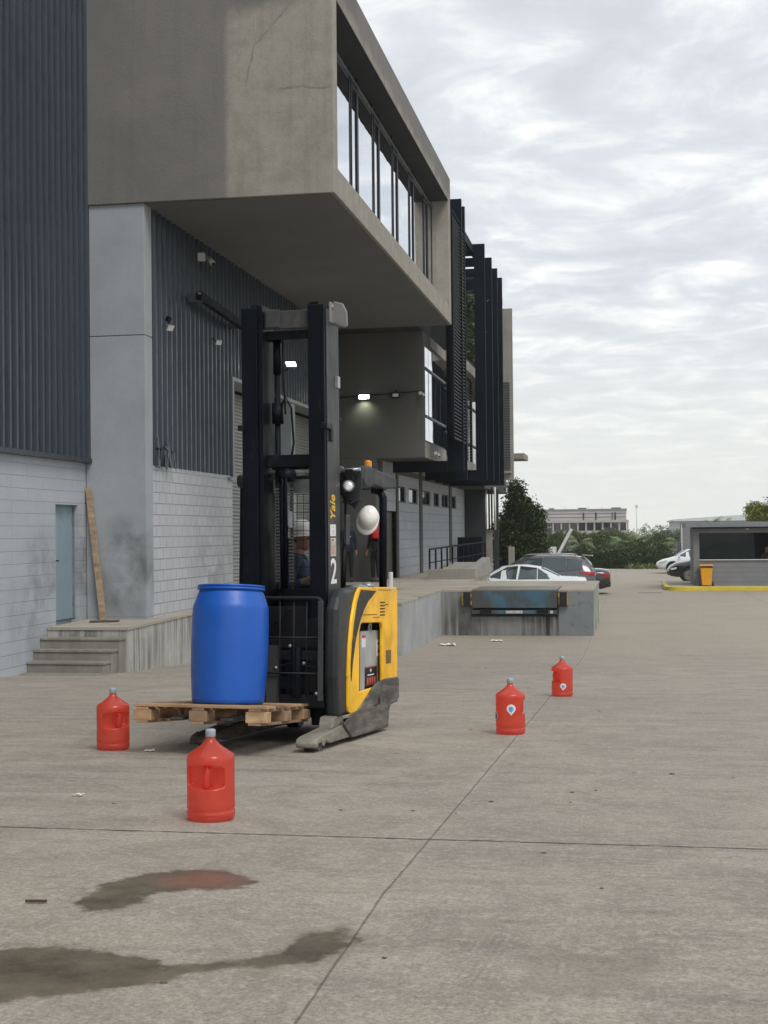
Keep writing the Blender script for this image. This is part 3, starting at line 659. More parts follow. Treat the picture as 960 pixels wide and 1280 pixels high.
# ground floor wall with columns, small square windows and a brown door
GXW = -7.33
wb(MB().box(-8.5, GXW, 40.4, 61.6, 3.30, 3.60).box(-8.5, GXW, 43.3, 61.6, GB, 2.40).box(-8.5, GXW, 43.3, 61.6, 2.93, 3.30).box(-8.5, GXW, 40.4, 43.3, 2.10, 3.30).box(-8.5, GXW - 0.2, 40.4, 61.6, GB, 3.3)
   .box(-8.0, GXW, 43.3, 43.66, 2.40, 2.93).box(-8.0, GXW, 45.28, 45.96, 2.40, 2.93).box(-8.0, GXW, 47.88, 49.0, 2.40, 2.93).box(-8.0, GXW, 51.0, 51.88, 2.40, 2.93).box(-8.0, GXW, 53.4, 54.1, 2.40, 2.93).box(-8.0, GXW, 56.2, 56.92, 2.40, 2.93).box(-8.0, GXW, 58.62, 61.6, 2.40, 2.93), 'block_wall', M['block_far'])
for a, b_ in ((43.3, 43.62), (48.2, 48.75), (56.25, 56.85), (40.4, 40.75)):
    wb(MB().box(-7.6, GXW + 0.05, a, b_, GB, 3.58), 'wall_column', M['stucco_grey'], 0.01)
wb(MB().box(-7.6, GXW + 0.03, 43.62, 61.6, 3.28, 3.45), 'wall_beam', M['stucco_grey'], 0.01)
for a, b_ in ((43.66, 45.28), (45.96, 47.88), (49.0, 51.0), (51.88, 53.4), (54.1, 56.2), (56.92, 58.62)):
    f = wb(MB().box(GXW - 0.12, GXW - 0.05, a, a + 0.06, 2.40, 2.93).box(GXW - 0.12, GXW - 0.05, b_ - 0.06, b_, 2.40, 2.93).box(GXW - 0.12, GXW - 0.05, a + 0.06, b_ - 0.06, 2.88, 2.93).box(GXW - 0.12, GXW - 0.05, a + 0.06, b_ - 0.06, 2.40, 2.45), 'small_window', M['frame_dark'])
    wb(MB().box(GXW - 0.11, GXW - 0.095, a + 0.06, b_ - 0.06, 2.45, 2.88), 'pane', M['glass_dark'], 0, f)
d = wb(MB().box(GXW - 0.199, GXW - 0.12, 41.45, 43.28, 0.0, 2.08), 'side_door', M['door_brown'])
wb(MB().box(GXW - 0.12, GXW - 0.08, 41.6, 41.64, 0.95, 1.15), 'door_handle', M['grey_metal'], 0, d)
wb(MB().box(GXW - 0.199, GXW - 0.02, 40.75, 41.42, 0.7, 2.06), 'wall_panel', M['glass_dark'])
wb(MB().box(GXW - 0.199, GXW - 0.01, 40.75, 41.42, 0.0, 0.7), 'wall_panel', M['grey_metal'])
# end wall, posts under the fins
wb(MB().box(-8.4, -6.42, 61.6, 62.0, GB, 3.4), 'end_wall', M['stucco_dark'], 0.01)
wb(MB().box(-7.2, -6.15, 57.9, 58.1, -0.05, 1.20), 'low_screen_wall', M['fin'])
wb(MB().box(-6.41, -6.13, 61.8, 62.1, GB, 1.55), 'concrete_post', M['concrete_pale'], 0.01)
wb(MB().box(-6.05, -5.85, 61.9, 62.1, GB, 3.3), 'concrete_post', M['stucco_dark'])
for x in (-6.38, -5.98):
    wb(MB().cyl((x, 61.75, 1.5), (x, 61.75, 3.4), 0.045), 'round_post', M['white_metal'])
for x in (-6.24, -6.12):
    wb(MB().cyl((x, 61.7, 1.5), (x, 61.7, 3.4), 0.04), 'round_post', M['fin'])
# steel fins
def fin_(y, x0, z0_=3.25, z1_=11.48, tail=True, t=0.13):
    mb_ = MB().box(x0, BX, y, y + t, z0_, z1_)
    if tail: mb_.box(-7.12, x0, y, y + t, z0_, z0_ + 0.33)
    return wb(mb_, 'steel_fin', M['fin'], 0.006)
fin_(41.6, -5.45); fin_(48.3, -5.32); fin_(50.8, -5.6); fin_(52.95, -5.6); fin_(54.95, -5.6)
# frame of the second fin: head with slots, and a pale beam behind
mb = MB().box(-7.12, -5.32, 48.3, 48.43, 9.9, 10.25)
for i, zz_ in enumerate((10.33, 10.70, 11.08)): mb.box(-7.12, -5.32, 48.3, 48.43, zz_, zz_ + (0.29, 0.30, 0.40)[i])
wb(mb, 'fin_head', M['fin'])
mb = MB()
for yv in (43.2, 44.9, 46.6): mb.box(-7.4, -5.32, yv, yv + 0.1, 11.1, 11.4)
wb(mb.box(-5.42, -5.33, 41.73, 59.4, 11.1, 11.4), 'pergola_beam', M['fin'])
wb(MB().box(-7.3, -5.40, 49.6, 49.9, 9.55, 9.95), 'terrace_beam', M['concrete_pale'])
# louvre screens
def louvre(x, y0, y1, z0_, z1_, pitch=0.105):
    mb_ = MB(); z = z0_ + 0.06
    while z < z1_ - 0.04:
        mb_._quadbox([(x - 0.045, y0, z - 0.022), (x + 0.03, y0, z - 0.052), (x + 0.03, y1, z - 0.052), (x - 0.045, y1, z - 0.022), (x - 0.045, y0, z - 0.006), (x + 0.03, y0, z - 0.036), (x + 0.03, y1, z - 0.036), (x - 0.045, y1, z - 0.006)]); z += pitch
    f = wb(MB().box(x - 0.05, x + 0.035, y0 - 0.05, y0, z0_, z1_).box(x - 0.05, x + 0.035, y1, y1 + 0.05, z0_, z1_).box(x - 0.05, x + 0.035, y0, y1, z0_ - 0.03, z0_).box(x - 0.05, x + 0.035, y0, y1, z1_, z1_ + 0.04), 'louvre_screen', M['fin'])
    wb(mb_, 'slats', M['louvre'], 0, f)
louvre(-5.02, 39.75, 42.55, 4.15, 10.70)
wb(MB().box(-5.30, -4.97, 42.62, 42.72, 3.05, 11.48), 'screen_post', M['fin'])
louvre(-5.75, 49.0, 50.6, 3.95, 6.9)
# end blade in pale concrete with its own louvre
wb(MB().box(-5.40, -4.93, 59.38, 59.50, 3.62, 10.95).box(-5.36, -5.02, 59.2, 59.38, 3.9, 4.0), 'end_blade', M['concrete_pale'], 0.008)
mb = MB()
zz_ = 4.0
while zz_ < 7.8:
    mb.box(-5.38, -5.06, 59.32, 59.36, zz_, zz_ + 0.05); zz_ += 0.11
wb(mb, 'blade_slats', M['louvre'])
wb(MB().box(-6.2, -4.98, 66, 68.5, 4.86, 5.12), 'rear_canopy', M['concrete_pale'])
wb(MB().box(-14, -6.2, 59.4, 70, 3.3, 9.5), 'rear_block', M['stucco_grey'])
wb(MB().box(-14, -8.4, 61.6, 70, GB, 3.3), 'rear_wall', M['stucco_grey'])

# terrace palm between the fins
M['palm'] = P('palm', (0.075, 0.12, 0.035), 0.55, 0, 0.45, 3.0)
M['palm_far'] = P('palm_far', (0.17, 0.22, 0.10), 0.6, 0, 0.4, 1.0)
M['bark'] = P('bark', (0.12, 0.095, 0.07), 0.9, 0, 0.3, 5)
def palm(name, label, loc, h, spread, nf, mat, group=None, seed=1, leaflets=14):
    rr = random.Random(seed); t = thing(name, label, 'palm', loc, group=group)
    MB().tube([(0, 0, 0), (0.03 * h, 0, h * 0.5), (0, 0.02 * h, h)], [0.09 * spread, 0.07 * spread, 0.06 * spread], 8).build('trunk', M['bark'], t)
    mb_ = MB()
    for i in range(nf):
        az = rr.uniform(0, 6.28); el = rr.uniform(0.1, 1.3); L = spread * rr.uniform(0.75, 1.1)
        p = Vector((0, 0, h)); d = Vector((math.cos(az) * math.cos(el), math.sin(az) * math.cos(el), math.sin(el)))
        side = Vector((-math.sin(az), math.cos(az), 0)); n = leaflets
        for k in range(n):
            p2 = p + d * (L / n); d = (d + Vector((0, 0, -1.9 / n))).normalized()
            ll = L * 0.33 * math.sin(math.pi * (k + 1.2) / (n + 2)) + 0.02
            for s_ in (-1, 1):
                q1 = p + (side * s_ * 0.85 + d * 0.6 + Vector((0, 0, -0.35))).normalized() * ll
                wv = d * (L / n * 0.33)
                mb_.quad(p - wv, p + wv, q1 + wv * 0.1, q1 - wv * 0.1)
            mb_.quad(p - side * 0.008, p + side * 0.008, p2 + side * 0.006, p2 - side * 0.006)
            p = p2
    mb_.build('fronds', mat, t, recalc=False)
    return t

wb(MB().box(-7.3, -5.66, 56.2, 59.3, 7.32, 11.3), 'terrace_screen', M['stucco_dark'])
wb(MB().box(-7.3, -5.75, 52.2, 52.4, 7.32, 11.3), 'terrace_screen', M['stucco_dark'])
wb(MB().box(-5.56, -5.50, 44.7, 59.3, 7.32, 7.40).box(-5.55, -5.51, 44.7, 59.3, 7.9, 7.94), 'terrace_railing', M['fin'])

# ramp beside the building with its railing
rmp = thing('ramp', 'concrete ramp with pale parapet at the foot of the office wall', 'ramp', (-5.4, 41.9, 0))
buildw(MB().box(-6.12, -4.68, 41.9, 42.1, -0.02, 0.31).prism([(42.1, -0.02), (42.1, 0.31), (46.38, 0.58), (46.38, -0.02)], 'x', -4.95, -4.68).prism([(42.1, -0.02), (42.1, 0.12), (46.38, 0.42), (46.38, -0.02)], 'x', -6.12, -4.95), 'parapet', M['concrete_pale'], rmp, 0.008)
rl = thing('railing', 'dark metal railing running along the concrete ramp', 'railing', (-6.0, 42.0, 0.1))
mb = MB(); ys = [42.0 + 0.95 * i for i in range(12)]
for i, yv in enumerate(ys):
    x = -6.08 + 0.055 * i; zb = 0.12 if yv < 46.4 else 0.0
    buildw(MB().box(x - 0.025, x + 0.025, yv - 0.03, yv + 0.03, zb, 0.90 + 0.012 * i), 'post', M['fin'], rl)
mb.bar((-6.08, 42.0, 0.91), (-5.475, 52.45, 1.05), 0.05).bar((-6.08, 42.0, 0.5), (-5.475, 52.45, 0.62), 0.03)
buildw(mb, 'handrail', M['fin'], rl)
o = MB().box(-7.35, -5.60, 63.0, 63.3, -1.2, 0.12).build('low_wall', M['fin']); tag(o, 'low dark wall in front of the big dark shrub', 'wall')
o = MB().box(-5.42, -5.17, 61.9, 62.15, -1.2, 0.74).build('bollard_post', M['concrete_pale'], None, False, 0.01); tag(o, 'short square concrete post standing before the big dark shrub', 'post')

# ------------------------------------------------------------------ lamps, cameras and fittings on the walls
def wall_light(name, label, loc, rot, mat, group=None, size=(0.26, 0.05, 0.13)):
    t = thing(name, label, 'lamp', loc, rot, group)
    MB().obox((0, 0, 0), size).build('housing', M['grey_metal'], t, False, 0.012)
    MB().obox((0, -size[1] / 2 - 0.004, -0.0), (size[0] * 0.86, 0.008, size[2] * 0.8)).build('lens', mat, t, False, 0.003)
    return t
t = wall_light('floodlight', 'lit white floodlight on the grey end wall below the concrete box', (-7.64, 39.80, 5.38), (R(-25), 0, 0), M['lamp_green'], size=(0.34, 0.06, 0.15))
MB().bar((0, 0.03, 0.05), (0, 0.1, 0.06), 0.03).build('bracket', M['black'], t)
gl = bpy.data.lights.new('floodlight_beam', 'SPOT'); gl.energy = 26; gl.color = (.92, 1.0, .72); gl.spot_size = R(120); gl.spot_blend = 1.0; gl.shadow_soft_size = .08
go = bpy.data.objects.new('floodlight_beam', gl); COL.objects.link(go); go.parent = t; go.location = (0, -.06, -.07); go.rotation_euler = (R(55), 0, 0)
t = wall_light('floodlight', 'lit floodlight on a short arm of the dark corrugated wall seen through the mast', (-7.85, 31.8, 5.40), (R(-50), 0, R(25)), M['lamp_on'], size=(0.26, 0.05, 0.20))
MB().tube([(0, 0.03, 0), (-0.12, 0.12, -0.05), (-0.45, 0.2, -0.12)], 0.02).build('arm', M['black'], t)
t = wall_light('floodlight', 'small unlit square floodlight on the corrugated wall beside the concrete column', (-8.18, 24.05, 5.18), (R(35), 0, R(60)), M['white_metal'], size=(0.16, 0.04, 0.12))
MB().bar((0, 0.03, 0.0), (0, 0.14, 0.10), 0.02).obox((-0.02, 0.10, 0.12), (0.07, 0.07, 0.09)).build('bracket', M['black'], t)
t = wall_light('floodlight', 'small unlit floodlight on the corrugated wall left of the mast', (-8.15, 26.95, 5.30), (R(25), 0, R(50)), M['white_metal'], size=(0.15, 0.04, 0.11))
MB().bar((0, 0.03, 0.0), (-0.06, 0.16, 0.02), 0.02).build('bracket', M['black'], t)
def cctv(label, loc, rot, s=1.0):
    t = thing('security_camera', label, 'camera', loc, rot, 'security cameras on the building')
    MB().obox((0, 0, 0), (0.09 * s, 0.09 * s, 0.10 * s)).build('junction_box', M['white_metal'], t, False, 0.01)
    MB().tube([(0.04 * s, -0.02 * s, 0), (0.10 * s, -0.05 * s, -0.03 * s)], 0.012 * s).cyl((0.09 * s, -0.02 * s, -0.02 * s), (0.17 * s, -0.13 * s, -0.12 * s), 0.035 * s, 0.035 * s, 14).build('camera_body', M['white_metal'], t)
    MB().cyl((0.17 * s, -0.13 * s, -0.12 * s), (0.176 * s, -0.138 * s, -0.127 * s), 0.028 * s, 0.028 * s, 14).build('lens', M['black'], t)
    return t
cctv('white bullet camera high on the dark corrugated wall under the soffit', (-8.22, 26.1, 6.86), (0, 0, R(10)), 1.5)
cctv('white camera at the corner of the grey end wall above the office windows', (-5.98, 39.80, 5.46), (0, 0, R(-10)), 0.9)
cctv('white camera under the lower corner of the office wall', (-5.62, 40.3, 3.74), (0, 0, R(-10)), 0.9)
t = thing('junction_box', 'square junction box with a small lamp on the grey end wall', 'junction box', (-6.71, 39.84, 5.42))
MB().obox((0, 0, 0), (0.24, 0.10, 0.17)).build('box', M['black'], t, False, 0.01)
MB().obox((0, -0.054, 0), (0.17, 0.01, 0.09)).build('label_plate', M['white_metal'], t, False, 0.003)
MB().cyl((0, 0, 0.085), (0, 0, 0.15), 0.05, 0.03, 12).build('knob', M['black'], t)
o = MB().tube([(-8.38, 39.86, 5.40), (-7.0, 39.86, 5.47), (-6.0, 39.86, 5.53), (-5.86, 39.88, 5.53)], 0.018, 6).build('conduit', M['black']); tag(o, 'thin dark conduit running across the grey end wall to the lamps', 'conduit')
t = thing('awning_arm', 'long dark metal arm fixed to the corrugated wall left of the mast', 'bracket arm', (-8.2, 25.6, 5.95))
MB().bar((0.12, -0.15, 0.05), (0.12, 2.9, -0.1), 0.12, 0.16).build('arm', M['fin'], t, False, 0.01)
MB().obox((0.02, 0.0, 0.02), (0.26, 0.16, 0.14)).obox((0.15, -0.22, 0.08), (0.05, 0.12, 0.05), (0, R(30), 0)).obox((0.02, 2.8, -0.1), (0.26, 0.16, 0.14)).build('bracket', M['frame_grey'], t, False, 0.008)

# ------------------------------------------------------------------ red jugs
def jug_mat():
    m, nb, b = newmat('jug_red')
    tcn = nb.n('ShaderNodeTexCoord'); o = tcn.outputs['Object']
    c = nb.mix(nb.noise(o, 9, 5), (0.76, 0.095, 0.06), (0.88, 0.145, 0.095))
    setc(b, nb, 'Base Color', c); b.inputs['Roughness'].default_value = 0.20; b.inputs['Specular IOR Level'].default_value = 0.9; b.inputs['Coat Weight'].default_value = 0.6; b.inputs['Coat Roughness'].default_value = 0.12
    tr = nb.n('ShaderNodeBsdfTranslucent', {'Color': (1.0, 0.22, 0.15, 1)})
    tp = nb.n('ShaderNodeBsdfTransparent', {'Color': (1.0, 0.42, 0.36, 1)})
    m1 = nb.n('ShaderNodeMixShader', {0: 0.34}); nb.t.links.new(b.outputs[0], m1.inputs[1]); nb.t.links.new(tr.outputs[0], m1.inputs[2])
    m2 = nb.n('ShaderNodeMixShader', {0: 0.50}); nb.t.links.new(m1.outputs[0], m2.inputs[1]); nb.t.links.new(tp.outputs[0], m2.inputs[2])
    nb.t.links.new(m2.outputs[0], nb.t.nodes['Material Output'].inputs[0])
    bp = nb.n('ShaderNodeBump', {'Height': nb.noise(nb.scl(o, 1, 1, 2.2), 16, 4), 'Strength': 0.25, 'Distance': 0.01}); setc(b, nb, 'Normal', bp.outputs[0])
    return m
M['jug'] = jug_mat()
M['cap'] = P('cap', (0.32, 0.38, 0.42), 0.4, 0, 0.1, 20)
M['label_white'] = P('label_white', (0.75, 0.75, 0.75), 0.4, 0, 0.03, 5)
M['label_blue'] = P('label_blue', (0.13, 0.33, 0.60), 0.4, 0, 0.3, 30)
M['label_dark'] = P('label_dark', (0.10, 0.12, 0.18), 0.4, 0, 0.3, 60)
def jug_prof(z):
    pts = [(0, .100), (.004, .112), (.014, .124), (.03, .129), (.052, .129), (.058, .1245), (.064, .1245), (.072, .129), (.17, .1275), (.33, .129), (.346, .1275), (.357, .120), (.366, .106), (.382, .080), (.398, .058), (.414, .040), (.428, .029), (.436, .0255), (.452, .0245)]
    for (a, ra), (b_, rb) in zip(pts, pts[1:]):
        if a <= z <= b_: return ra + (rb - ra) * (z - a) / (b_ - a)
    return pts[-1][1]
def make_jug(loc, rz, label):
    t = thing('water_jug', label, 'jug', loc, (0, 0, rz), 'red water jugs used as cones')
    bm = bmesh.new(); seg = 72
    zs = [0, .004, .009, .014, .022, .03, .045, .052, .058, .064, .072, .10, .13, .15] + [.155 + .006 * i for i in range(30)] + [.34, .35, .357, .362, .368, .374, .384, .394, .404, .414, .422, .430, .436, .444, .452]
    rings = []
    for z in zs:
        ring = []
        r = jug_prof(z)
        for k in range(seg):
            a = 2 * math.pi * k / seg; x = r * math.cos(a); y = r * math.sin(a)
            # handle pocket on the -y side, closed by a slanted floor and roof
            if .18 < z < .31 and abs(x) < .112:
                lim = 0.03
                if z < .195: lim = 0.03 + (.195 - z) / .015 * .10
                if z > .285: lim = 0.03 + (z - .285) / .025 * .10
                side = max(0.0, (abs(x) - .095) / .017)
                lim = lim + side * .10
                if -y > lim: y = -lim
            ring.append(bm.verts.new((x, y, z)))
        rings.append(ring)
    for A, B in zip(rings, rings[1:]):
        for k in range(seg):
            f = bm.faces.new([A[k], A[(k + 1) % seg], B[(k + 1) % seg], B[k]]); f.smooth = True
    bm.faces.new(rings[0][::-1])
    mb_ = MB(); mb_.bm.free(); mb_.bm = bm
    mb_.build('bottle', M['jug'], t)
    MB().tube([(.016, -.03, .176), (.016, -.088, .180), (.016, -.104, .196), (.016, -.106, .245), (.016, -.104, .280), (.016, -.092, .305), (.016, -.05, .312)], [.020, .020, .019, .0185, .019, .020, .022], 14).build('handle', M['jug'], t)
    MB().lathe([(0, .486), (.020, .4875), (.0262, .484), (.0275, .478), (.0275, .4485), (.0265, .447), (0, .447)], seg=36).build('cap', M['cap'], t)
    return t
def jug_label(t, name, ang, z, shape, s, mat, r=0.1305, par=None):
    bm = bmesh.new(); c0 = None; ring = []
    n = 32
    c0 = bm.verts.new((r * math.cos(ang), r * math.sin(ang), z))
    for k in range(n):
        a = 2 * math.pi * k / n; u_, v_ = math.cos(a) * s, math.sin(a) * s
        if shape == 'drop' and v_ < 0: u_ *= max(0.0, 1 - (abs(v_) / s) ** 1.6 * 0.95); v_ *= 1.45
        aa = ang + u_ / r
        ring.append(bm.verts.new((r * math.cos(aa), r * math.sin(aa), z + v_)))
    for k in range(n): bm.faces.new([c0, ring[k], ring[(k + 1) % n]])
    mb_ = MB(); mb_.bm.free(); mb_.bm = bm
    o = mb_.build(name, mat, par or t); md = o.modifiers.new('thick', 'SOLIDIFY'); md.thickness = 0.0006; return o
j1 = make_jug((-2.245, 7.22, gz(7.22) - 0.002), R(-4), 'nearest red water jug with pale cap standing on the yard below the pallet')
j2 = make_jug((-4.05, 10.46, gz(10.46) - 0.002), R(38), 'leftmost red water jug standing left of the pallet')
j3 = make_jug((-1.07, 12.24, gz(12.24) - 0.002), R(112), 'red water jug with two stickers standing right of the forklift')
j4 = make_jug((-0.86, 17.09, gz(17.09) - 0.002), R(-70), 'farthest red water jug standing in front of the dock')
for (t, a, z, s) in ((j3, R(-90 - 112 + 8), .235, .040), (j4, R(-90 + 70 + 8), .135, .036)):
    l_ = jug_label(t, 'sticker', a, z, 'drop', s, M['label_white'])
    jug_label(t, 'sticker_print', a, z - .004, 'drop', s * .55, M['label_blue'], .1312, l_)
l_ = jug_label(j3, 'sticker', R(-90 - 112 - 72), .165, 'round', .040, M['label_white']); jug_label(j3, 'sticker_print', R(-90 - 112 - 72), .165, 'round', .032, M['label_dark'], .1312, l_)

# ------------------------------------------------------------------ forklift frame of reference
FO = (-2.92, 10.506, gz(10.506)); FR = (-0.0487, 0, R(-5.5))
def wood(name, col):
    return P(name, col, 0.8, 0, 0.35, 2.5, 0.3, 40, 0.2, scale3=(1.2, 5, 5), dirt=((0.10, 0.07, 0.045), 3, 0.55, 0.75))
WOODS = [wood('wood_a', (0.40, 0.25, 0.145)), wood('wood_b', (0.30, 0.20, 0.125)), wood('wood_c', (0.22, 0.155, 0.10)), wood('wood_d', (0.46, 0.31, 0.18))]
PR = (FR[0] - 0.05, 0, FR[2])
pl = thing('pallet', 'wooden pallet carried on the forks under the blue drum', 'pallet', FO, PR)
pr = random.Random(11)
x0, x1, s0, s1, pz = -.82, .245, -.45, .65, .215
for k in range(7):
    wdt = .115 if k % 2 == 0 else .095
    yc = s0 + wdt / 2 + (s1 - s0 - wdt) * k / 6
    MB().obox(((x0 + x1) / 2 + pr.uniform(-.006, .006), yc, pz + .134 + pr.uniform(-.001, .002)), (x1 - x0, wdt, .021), (0, 0, pr.uniform(-.008, .008))).build('deck_board', WOODS[(k * 3) % 4], pl, False, 0.003)
for xc in (x0 + .075, (x0 + x1) / 2, x1 - .075):
    MB().obox((xc, (s0 + s1) / 2, pz + .1125), (.10, s1 - s0 - .004, .0205)).build('stringer_board', WOODS[pr.randrange(4)], pl, False, 0.003)
    MB().obox((xc, (s0 + s1) / 2, pz + .010), (.10, s1 - s0, .020)).build('bottom_board', WOODS[pr.randrange(4)], pl, False, 0.003)
    for yc in (s0 + .085, (s0 + s1) / 2, s1 - .085):
        MB().obox((xc, yc, pz + .061), (.145, .165, .0815)).build('block', WOODS[pr.choice((0, 3, 3, 1))], pl, False, 0.004)
# blue drum
dr = thing('plastic_drum', 'blue plastic drum standing on the wooden pallet', 'drum', tuple(Matrix.Translation(FO) @ Euler(PR).to_matrix().to_4x4() @ Vector((-.235, .03, .3615))), PR)
M['drum'] = P('drum_blue', (0.008, 0.095, 0.46), 0.38, 0, 0.10, 2.0, 0.06, 12, 0.5, dirt=((0.03, 0.12, 0.40), 7, 0.56, 0.85))
MB().lathe([(0, 0), (.255, 0), (.272, .004), (.284, .018), (.286, .04), (.290, .10), (.300, .25), (.305, .46), (.3045, .60), (.300, .74), (.297, .765), (.289, .785), (.275, .825), (.262, .862), (.254, .878), (.250, .885), (.250, .892)], seg=64).build('drum_body', M['drum'], dr)
MB().lathe([(.245, .889), (.262, .889), (.268, .893), (.269, .902), (.266, .907), (.260, .908), (.260, .914), (.266, .916), (.267, .924), (.262, .930), (.252, .931), (.245, .924), (.235, .914), (0, .914)], seg=64).build('lid', M['drum'], dr)

# ------------------------------------------------------------------ reach truck
FK = thing('reach_truck', 'yellow and black reach truck number 2 with a tall black mast lifting a pallet', 'forklift', FO, FR)
def metal_dark(name, col, rough, scr=(0.22, 0.22, 0.22), t0=.62, t1=.7, ds=9, sc3=(1, 1, .35), spec=.4):
    m, nb, b = newmat(name)
    tcn = nb.n('ShaderNodeTexCoord'); o = nb.scl(tcn.outputs['Object'], *sc3)
    c = nb.mix(nb.rng(nb.noise(tcn.outputs['Object'], 3, 6), .3, .7), tuple(x * .75 for x in col), tuple(x * 1.35 for x in col))
    f = nb.rng(nb.noise(o, ds, 9, 0.72), t0, t1)
    c = nb.mix(nb.math('MULTIPLY', f, .6), c, scr)
    setc(b, nb, 'Base Color', c); setc(b, nb, 'Roughness', nb.rng(nb.noise(o, 6, 5), .3, .7, rough - .1, rough + .15))
    b.inputs['Specular IOR Level'].default_value = spec
    bp = nb.n('ShaderNodeBump', {'Height': nb.noise(tcn.outputs['Object'], 25, 5), 'Strength': .12, 'Distance': .01}); setc(b, nb, 'Normal', bp.outputs[0])
    return m
M['mast'] = metal_dark('mast_black', (0.003, 0.0045, 0.009), 0.45, (0.06, 0.054, 0.048), .60, .74, spec=.16)
M['mast_side'] = metal_dark('mast_side_grey', (0.045, 0.046, 0.047), 0.5, (0.13, 0.12, 0.11), .55, .72)
M['chassis'] = metal_dark('chassis_black', (0.007, 0.008, 0.011), 0.5, (0.09, 0.09, 0.085), .62, .72, 8, (1, 1, 1), spec=.3)
M['guard'] = metal_dark('guard_grey', (0.022, 0.025, 0.028), 0.5, (0.10, 0.10, 0.10), .62, .74, 8, (1, 1, 1))
M['skirt'] = metal_dark('scuffed_steel', (0.065, 0.06, 0.052), 0.55, (0.27, 0.25, 0.21), .46, .62, 7, (1, .25, 1.6))
M['leg'] = metal_dark('leg_steel', (0.17, 0.158, 0.13), 0.6, (0.36, 0.335, 0.28), .46, .64, 7, (1, .3, 1.6))
M['cover'] = metal_dark('cover_charcoal', (0.022, 0.025, 0.028), 0.45, (0.07, 0.07, 0.07), .62, .78, 4, (1, 1, 1))
M['yellow'] = metal_dark('truck_yellow', (0.88, 0.48, 0.012), 0.38, (0.16, 0.09, 0.03), .655, .70, 7, (1, .3, 1))
M['battery'] = metal_dark('battery_grey', (0.33, 0.34, 0.34), 0.5, (0.16, 0.15, 0.14), .6, .72, 7, (1, 1, 1))
M['chrome'] = P('chrome', (0.5, 0.5, 0.5), 0.25, 0.9, 0.1, 5)
M['silver'] = P('silver', (0.35, 0.36, 0.37), 0.35, 0.6, 0.15, 8)
M['yellow_text'] = P('yellow_text', (0.85, 0.50, 0.02), 0.5, 0, 0.03, 3)
M['white_text'] = P('white_text', (0.82, 0.82, 0.82), 0.5, 0, 0.04, 12)
def fk(mb_, name, mat, bevel=0.005, par=None): return mb_.build(name, mat, par or FK, False, bevel)
mc = 0.025; H = 3.60
mast = fk(MB().box(-.135, .185, .93, 1.0, 2.22, 2.33), 'mast', M['mast'])
mast.rotation_euler = (0.0487, 0, 0); mast.location = (-.035, .0, .045); mast.scale = (1, 1, .985)
for s_ in (-1, 1):
    def X_(a, b_):
        return (mc + min(s_ * a, s_ * b_), mc + max(s_ * a, s_ * b_))
    m_ = MB()
    for a, b_, y0_, y1_, h0, h1 in ((.225, .365, .77, .80, .06, H), (.345, .365, .80, 1.16, .06, H), (.225, .345, 1.13, 1.16, .06, H)):
        xx = X_(a, b_); m_.box(xx[0], xx[1], y0_, y1_, h0, h1)
    fk(m_, 'mast_rail', M['mast'], .006, mast)
    m_ = MB()
    for a, b_, y0_, y1_, h0, h1 in ((.185 if s_ < 0 else .218, .223, .79, 1.08, .10, H + .02), (.222, .300, .83, .855, .10, H + .035), (.222, .30, 1.05, 1.075, .10, H + .01), (.305, .34, .815, 1.11, .2, H - .05)):
        xx = X_(a, b_); m_.box(xx[0], xx[1], y0_, y1_, h0, h1)
    fk(m_, 'inner_rail', M['mast'], .005, mast)
    m_ = MB()
    xx = X_(.366, .372); m_.box(xx[0], xx[1], .82, 1.15, .9, H - .03)
    fk(m_, 'rail_side_plate', M['mast_side'] if s_ > 0 else M['mast'], .002, mast)
    for hh in (.35, .62, 2.55):
        xx = X_(.345, .395); fk(MB().box(xx[0], xx[1], .74, .90, hh, hh + .05).box(xx[0], xx[1], .86, .93, hh - .10, hh), 'rail_clamp', M['chassis'], .006, mast)
# ties between the rails
fk(MB().box(-.20, .25, .85, .875, 3.42, 3.575).box(-.15, -.02, .835, .85, 3.43, 3.585), 'top_tie', M['mast_side'], .01, mast)
fk(MB().box(-.20, .25, .88, 1.02, 3.33, 3.41), 'top_tie', M['mast'], .01, mast)
fk(MB().box(-.20, .25, .87, .93, 2.235, 2.345), 'middle_tie', M['mast'], .008, mast)
fk(MB().box(-.20, .25, .93, 1.05, .10, .28), 'bottom_tie', M['mast'], .008, mast)
fk(MB().cyl((-.22, 1.0, 2.18), (.27, 1.0, 2.18), .018).box(-.22, .27, 1.03, 1.06, 2.02, 2.14), 'cross_shaft', M['silver'], 0, mast)
fk(MB().cyl((-.10, .99, .25), (-.10, .99, 3.36), .026, seg=14).cyl((-.10, .99, 2.62), (-.10, .99, 2.80), .05, seg=14).cyl((-.10, .99, 3.05), (-.10, .99, 3.36), .035, seg=14), 'lift_cylinder', M['mast'], 0, mast)
fk(MB().tube([(-.07, .97, 2.75), (-.02, .96, 2.85), (.03, .97, 2.75), (.045, .98, 2.45), (.0, .99, 2.2)], .010).tube([(-.05, .99, 3.35), (-.04, .97, 3.0), (-.03, .99, 2.7)], .008), 'hydraulic_hose', M['black'], 0, mast)
